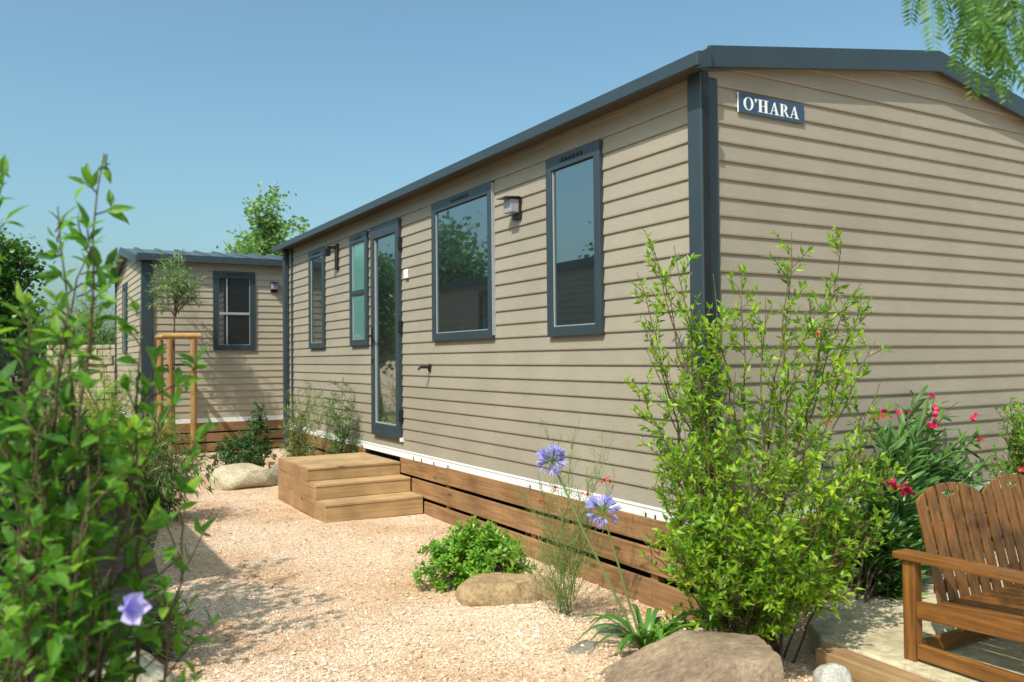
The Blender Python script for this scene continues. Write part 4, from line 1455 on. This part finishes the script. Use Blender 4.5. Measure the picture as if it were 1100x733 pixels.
def grass(name, label, c, n, ln, seed, spread=0.15, lm=L_GRASS):
    rg = np.random.default_rng(seed)
    m = MB()
    for i in range(n):
        a = rg.random() * 6.28
        o = np.array([math.cos(a), math.sin(a), 0])
        l = ln * rg.uniform(.6, 1.1)
        s = np.linspace(0, 1, 6)
        k = rg.uniform(.15, .7)
        b = np.array(c) + o * rg.random() * spread
        C = b + o * (l * k * s ** 1.6)[:, None] + np.array([0, 0, 1]) * (l * (s - 0.45 * k * s ** 2.5))[:, None]
        sd = np.array([-o[1], o[0], 0]) * 0.004
        w = (1 - s ** 2)[:, None]
        V = np.stack([C - sd * w, C + sd * w], 1).reshape(-1, 3)
        m.add(V, np.array([(2 * q, 2 * q + 1, 2 * q + 3, 2 * q + 2) for q in range(5)]))
    return tag(m.build(name, lm, origin=c), label, 'grass clump')


grass('grass_clump', 'tall yellow green grass clump at the left edge below the silver bush', (-2.75, 6.6, 0.02), 420, 1.25, 61, .3)
grass('grass_clump', 'yellow green grass clump beside the corner post of the smaller home', (-1.75, 7.6, 0.02), 260, 0.9, 62, .25)

# fallen leaf and yellow bloom on the path
fa_ = MB()
q = at(189, 657, 4.35)
q[2] = float(gh(q[0], q[1])) + 0.012
fa_.leaves(np.array([q]), np.array([(0.6, -.6, 0.15)]), 0.05, 0.03, 'ov', .2, .2, roll=.1)
tag(fa_.build('fallen_leaf', P_YEL, origin=tuple(q)), 'single yellow leaf lying on the shaded gravel', 'leaf')


# --- trees
def tree(name, label, base, H, crown_c, crown_r, ncl, per, leafL, leafW, lm, seed, kind='lo', trunk_r=0.08, cl_r=0.35, hang=0.0, shape=None):
    rg = np.random.default_rng(seed)
    base = np.array(base, float)
    t = empty(name, tuple(base), label, 'tree')
    tm, cm = MB(), MB()
    cc = np.array(crown_c, float)
    top = np.array([cc[0], cc[1], cc[2] + crown_r[2] * .55])
    TC = bez(base, top, 12, 0.5, rg, 0.12)
    tm.tube(TC, np.linspace(trunk_r, trunk_r * .2, 12), 8)
    for i in range(ncl):
        v = unit(rg.normal(0, 1, 3)) * rg.uniform(0.35, 1.0)
        p = cc + v * np.array(crown_r) * (1 + 0.15 * math.sin(i * 1.7))
        k = rg.integers(5, 11)
        if p[2] < TC[k][2]:
            k = 5
        lc = bez(TC[k], p, 7, 0.3, rg, 0.06)
        tm.tube(lc, np.linspace(trunk_r * .25, trunk_r * .05, 7), 5, False)
        n = int(per * rg.uniform(.6, 1.3))
        u = np.clip(rg.normal(0.75, 0.3, n), 0.15, 1.25)
        idx = np.minimum(5, (np.clip(u, 0, .99) * 6).astype(int))
        Q = lc[idx] + rg.normal(0, cl_r * .5, (n, 3)) * np.array([1, 1, 0.8])
        D = unit(rg.normal(0, 1, (n, 3)) + unit(p - TC[k]) * 0.6 + np.array([0, 0, -hang]))
        sc = rg.uniform(.7, 1.2, n)
        cm.leaves(Q, D, leafL * sc, leafW * sc, kind, .2, .2, rng=rg)
    tm.build('trunk', BARK, t, smooth=True)
    cm.build('crown', lm, t)
    return t


def px_tree(px, py0, py1, rpx, t):
    c = at(px, (py0 + py1) / 2, t)
    rz = (py1 - py0) / 2 * t / F_PX
    return c, (rpx * t / F_PX, rpx * t / F_PX, rz)


c, rr = px_tree(286, 200, 340, 44, 24)
tree('poplar_tree', 'airy poplar tree rising behind the roof of the smaller home', (c[0], c[1], 0), 6, c, (rr[0] * 1.0, rr[1] * 1.0, rr[2] * 1.02), 70, 100, 0.12, 0.105, L_POP, 71, 'ov', 0.09, 0.34)
c, rr = px_tree(2, 218, 400, 46, 14)
tree('round_leaf_tree', 'dark dense broadleaf tree at the left edge of the photo', (c[0], c[1], 0), 4, c, rr, 60, 130, 0.085, 0.075, L_TREE, 72, 'ov', 0.09, 0.26)
c, rr = px_tree(98, 292, 420, 42, 17)
tree('willow_tree', 'fine leaved pale green tree behind the low stone wall', (c[0], c[1], 0), 3, c, rr, 46, 130, 0.09, 0.014, L_OLIVE, 73, 'lo', 0.06, 0.26, hang=.3)
for i, (px, t, top, lab) in enumerate(((-60, 30, 320, 'distant dark tree beyond the left edge'), (40, 34, 345, 'distant green tree low on the horizon above the stone wall'), (75, 42, 350, 'farthest tree between the two left trees'), (118, 36, 352, 'distant tree glimpsed beside the end wall of the smaller home'))):
    c, rr = px_tree(px, top, 400, 55, t)
    tree('background_tree', lab, (c[0], c[1], 0), 4, c, rr, 40, 150, 0.18, 0.14, L_TREE, 80 + i, 'lo', 0.1, 0.55)

for i, (x, y, hh, lab) in enumerate(((-10.3, 8.6, 3.9, 'leafy tree behind the grey home across the path, seen only reflected'), (-9.8, 13.2, 5.2, 'taller leafy tree at the far end of the grey home, seen in the door glass'), (-6.0, 15.2, 5.0, 'leafy tree past the end wall of the grey home, seen in the far narrow pane'))):
    tree('reflected_tree', lab, (x, y, 0), 4, np.array([x, y, hh * .66]), np.array([1.5, 1.5, hh * .36]), 50, 120, 0.14, 0.11, L_TREE, 120 + i, 'lo', 0.1, 0.5)

# olive with stakes
ob = at(189, 488, 11.4)
ot = empty('olive_tree', (ob[0], ob[1], 0.0), 'young olive standard with a small tousled crown tied between stakes', 'tree')
rg = np.random.default_rng(91)
tm, cm = MB(), MB()
oc = at(188, 312, 11.4)
TC = bez((ob[0], ob[1], 0), oc, 12, 0.2, rg, 0.04)
tm.tube(TC, np.linspace(0.016, 0.010, 12), 7)
fork = at(188, 338, 11.4)
for (px, py, dt) in ((170, 318, 0), (176, 290, .15), (190, 277, 0), (203, 300, -.1), (212, 322, .1), (183, 298, -.25), (197, 286, .25), (175, 330, .1), (206, 312, .2), (190, 300, -.2), (168, 302, .05), (185, 320, .2), (212, 305, 0), (180, 280, .1)):
    leafy(tm, cm, bez(fork, at(px, py, 11.4 + dt), 10, 0.4, rg, 0.05), 0.008, 0.002, 0.085, 0.015, t0=0.42, twig_sp=0.030, twig_len=(0.30, 0.12), node_sp=0.02, rng=rg, droop=.15, tr=.002)
tm.build('trunk', BARK, ot, smooth=True)
cm.build('crown', L_OLIVE, ot)
sk_pts = [(172, 11.55), (182.5, 11.2), (208, 11.3)]
for i, (px, t) in enumerate(sk_pts):
    b = at(px, 400, t)
    m = MB().tube([(b[0], b[1], -0.05), (b[0], b[1], 1.60)], 0.042, 12)
    tag(m.build('tree_stake', STAKE, origin=(b[0], b[1], 0), bevel=0.004), ['round timber stake left of the olive trunk, leftmost of three', 'round timber stake just left of the olive trunk, middle of three', 'round timber stake right of the olive trunk'][i], 'stake', 'stakes holding the olive tree')
a, b, c_ = (at(px, 400, t) for px, t in sk_pts)
m = MB()
dv = unit((c_ - b) * np.array([1, 1, 0]))
m.tube([np.array([b[0], b[1], 1.642]) - dv * .09, np.array([c_[0], c_[1], 1.642]) + dv * .09], 0.038, 12)
tag(m.build('cross_rail', STAKE, origin=(b[0], b[1], 1.642)), 'round timber rail laid across the stake tops right of the olive', 'rail')
m = MB()
dv = unit((b - a) * np.array([1, 1, 0]))
m.tube([np.array([a[0], a[1], 1.642]) - dv * .12, np.array([b[0], b[1], 1.642]) - dv * .045], 0.036, 12)
tag(m.build('cross_rail', STAKE, origin=(a[0], a[1], 1.642)), 'short timber rail joining the two left stakes', 'rail')
for z in (1.20, 1.26):
    m = MB().tube([(b[0] - .05, b[1] - .05, z), (TC[6][0], TC[6][1] - .02, z + .01), (c_[0] + (0.05 if z > 1.22 else -.25), c_[1] - .045, z)], 0.012, 6)
    tag(m.build('tie_strap', BLACK, origin=(b[0], b[1], z)), 'black rubber strap tying the olive trunk to its stakes, ' + ('upper' if z > 1.22 else 'lower'), 'strap', 'straps on the olive stakes')

# stone wall far left
sw_ = MB()
rg = np.random.default_rng(99)
A, B = np.array([-2.5, 15.7]), np.array([-0.6, 15.0])
dv = unit(B - A)
nv = np.array([dv[1], -dv[0]])
Lw = np.linalg.norm(B - A)
z = 0.0
while z < 1.62:
    hgt = rg.uniform(0.09, 0.17)
    s = 0.0
    while s < Lw:
        w = rg.uniform(0.16, 0.5)
        o = rg.uniform(-.03, .03)
        v0 = A + dv * s
        v1 = A + dv * min(Lw, s + w - 0.012)
        q = [v0 + nv * (.18 + o), v1 + nv * (.18 + o), v1 - nv * .18, v0 - nv * .18]
        V = [(a_[0], a_[1], zz) for zz in (z, z + hgt - 0.012) for a_ in q]
        sw_.add(V, [(3, 2, 1, 0), (4, 5, 6, 7), (0, 1, 5, 4), (1, 2, 6, 5), (2, 3, 7, 6), (3, 0, 4, 7)])
        s += w
    z += hgt
tag(sw_.build('stone_wall', ROCK_CREAM, bevel=0.015, origin=(A[0], A[1], 0)), 'low pale dry stone wall between trees at the far left', 'wall')

# --- pepper tree overhanging from the right
pt = empty('pepper_tree', (1.15, -2.75, 0.0), 'pepper tree whose feathery fronds hang into the top right corner', 'tree')
rg = np.random.default_rng(101)
tm, cm = MB(), MB()
TC = bez((1.15, -2.75, -0.05), (0.55, -2.35, 2.75), 14, 0.4, rg, 0.08)
tm.tube(TC, np.linspace(0.09, 0.03, 14), 9)
fr_spec = []
for (px, py, t, dx, dy) in ((990, -45, 2.35, -.10, 1), (1003, -35, 2.4, .03, 1), (1032, -40, 2.3, .0, 1), (1020, -60, 2.45, -.45, 1), (1058, 10, 2.3, .06, 1), (1075, -20, 2.35, -.05, 1), (1092, -25, 2.2, .1, 1),
                            (1066, -60, 2.4, -.1, 1), (1045, -15, 2.5, .05, 1), (1098, 30, 2.3, .05, 1), (1110, 20, 2.25, -.2, 1), (1100, -50, 2.3, -.3, 1),
                            (1090, 0, 2.5, .1, 1), (1130, 0, 2.2, -.1, 1), (1075, 10, 2.55, .2, 1), (1104, 20, 2.5, -.1, 1), (1112, 40, 2.45, .0, 1),
                            (1010, -50, 2.3, .25, 1), (1050, -50, 2.25, .2, 1), (1115, -10, 2.4, .1, 1), (1085, -40, 2.5, -.2, 1)):
    fr_spec.append((at(px, py, t), dx))
for j in range(16):
    fr_spec.append((at(rg.uniform(1035, 1115), rg.uniform(-75, -12), rg.uniform(2.2, 2.5)), rg.normal(0, .2)))
for j in range(150):
    q = np.array([0.50, -2.35, 2.40]) + rg.normal(0, [0.50, 0.28, 0.28], 3)
    cq = RM.T @ (q - CAM)
    if cq[2] > 0.3 and CX + F_PX * cq[0] / cq[2] > 1125:   # the crown itself stands right of the view
        fr_spec.append((q, rg.normal(0, .3)))
camr = RM[:, 0]
for p, dx in fr_spec:
    k = rg.integers(8, 13)
    tm.tube(bez(TC[k], p, 8, 0.2, rg, 0.04), np.linspace(0.008, 0.0015, 8), 4, False)
    ln = rg.uniform(0.19, 0.27)
    n = 22
    s = np.linspace(0, 1, n)[:, None]
    d0 = camr * dx + RM[:, 2] * rg.normal(0, .35) + np.array([0, 0, -0.75])
    C = p + unit(d0) * ln * s + np.array([0, 0, -1]) * 0.05 * s ** 2 + camr * 0.03 * np.sin(s * 3) * rg.normal(0, 1)
    cm.tube(C[::3], 0.0011, 4, False)
    tan = unit(np.gradient(C, axis=0))
    sd = unit(np.cross(tan, RM[:, 2] + rg.normal(0, .5, 3)))
    for sg_ in (-1, 1):
        D = tan * 0.65 + sg_ * sd
        sc = np.sin(np.linspace(.5, 2.9, n)) * .6 + .45
        cm.leaves(C, D, 0.042 * sc, 0.0105 * np.sqrt(sc), 'lo', .2, .25, rng=rg, up=np.cross(tan, sd), roll=.3)
tm.build('trunk', BARK, pt, smooth=True)
cm.build('crown', L_PEP, pt)
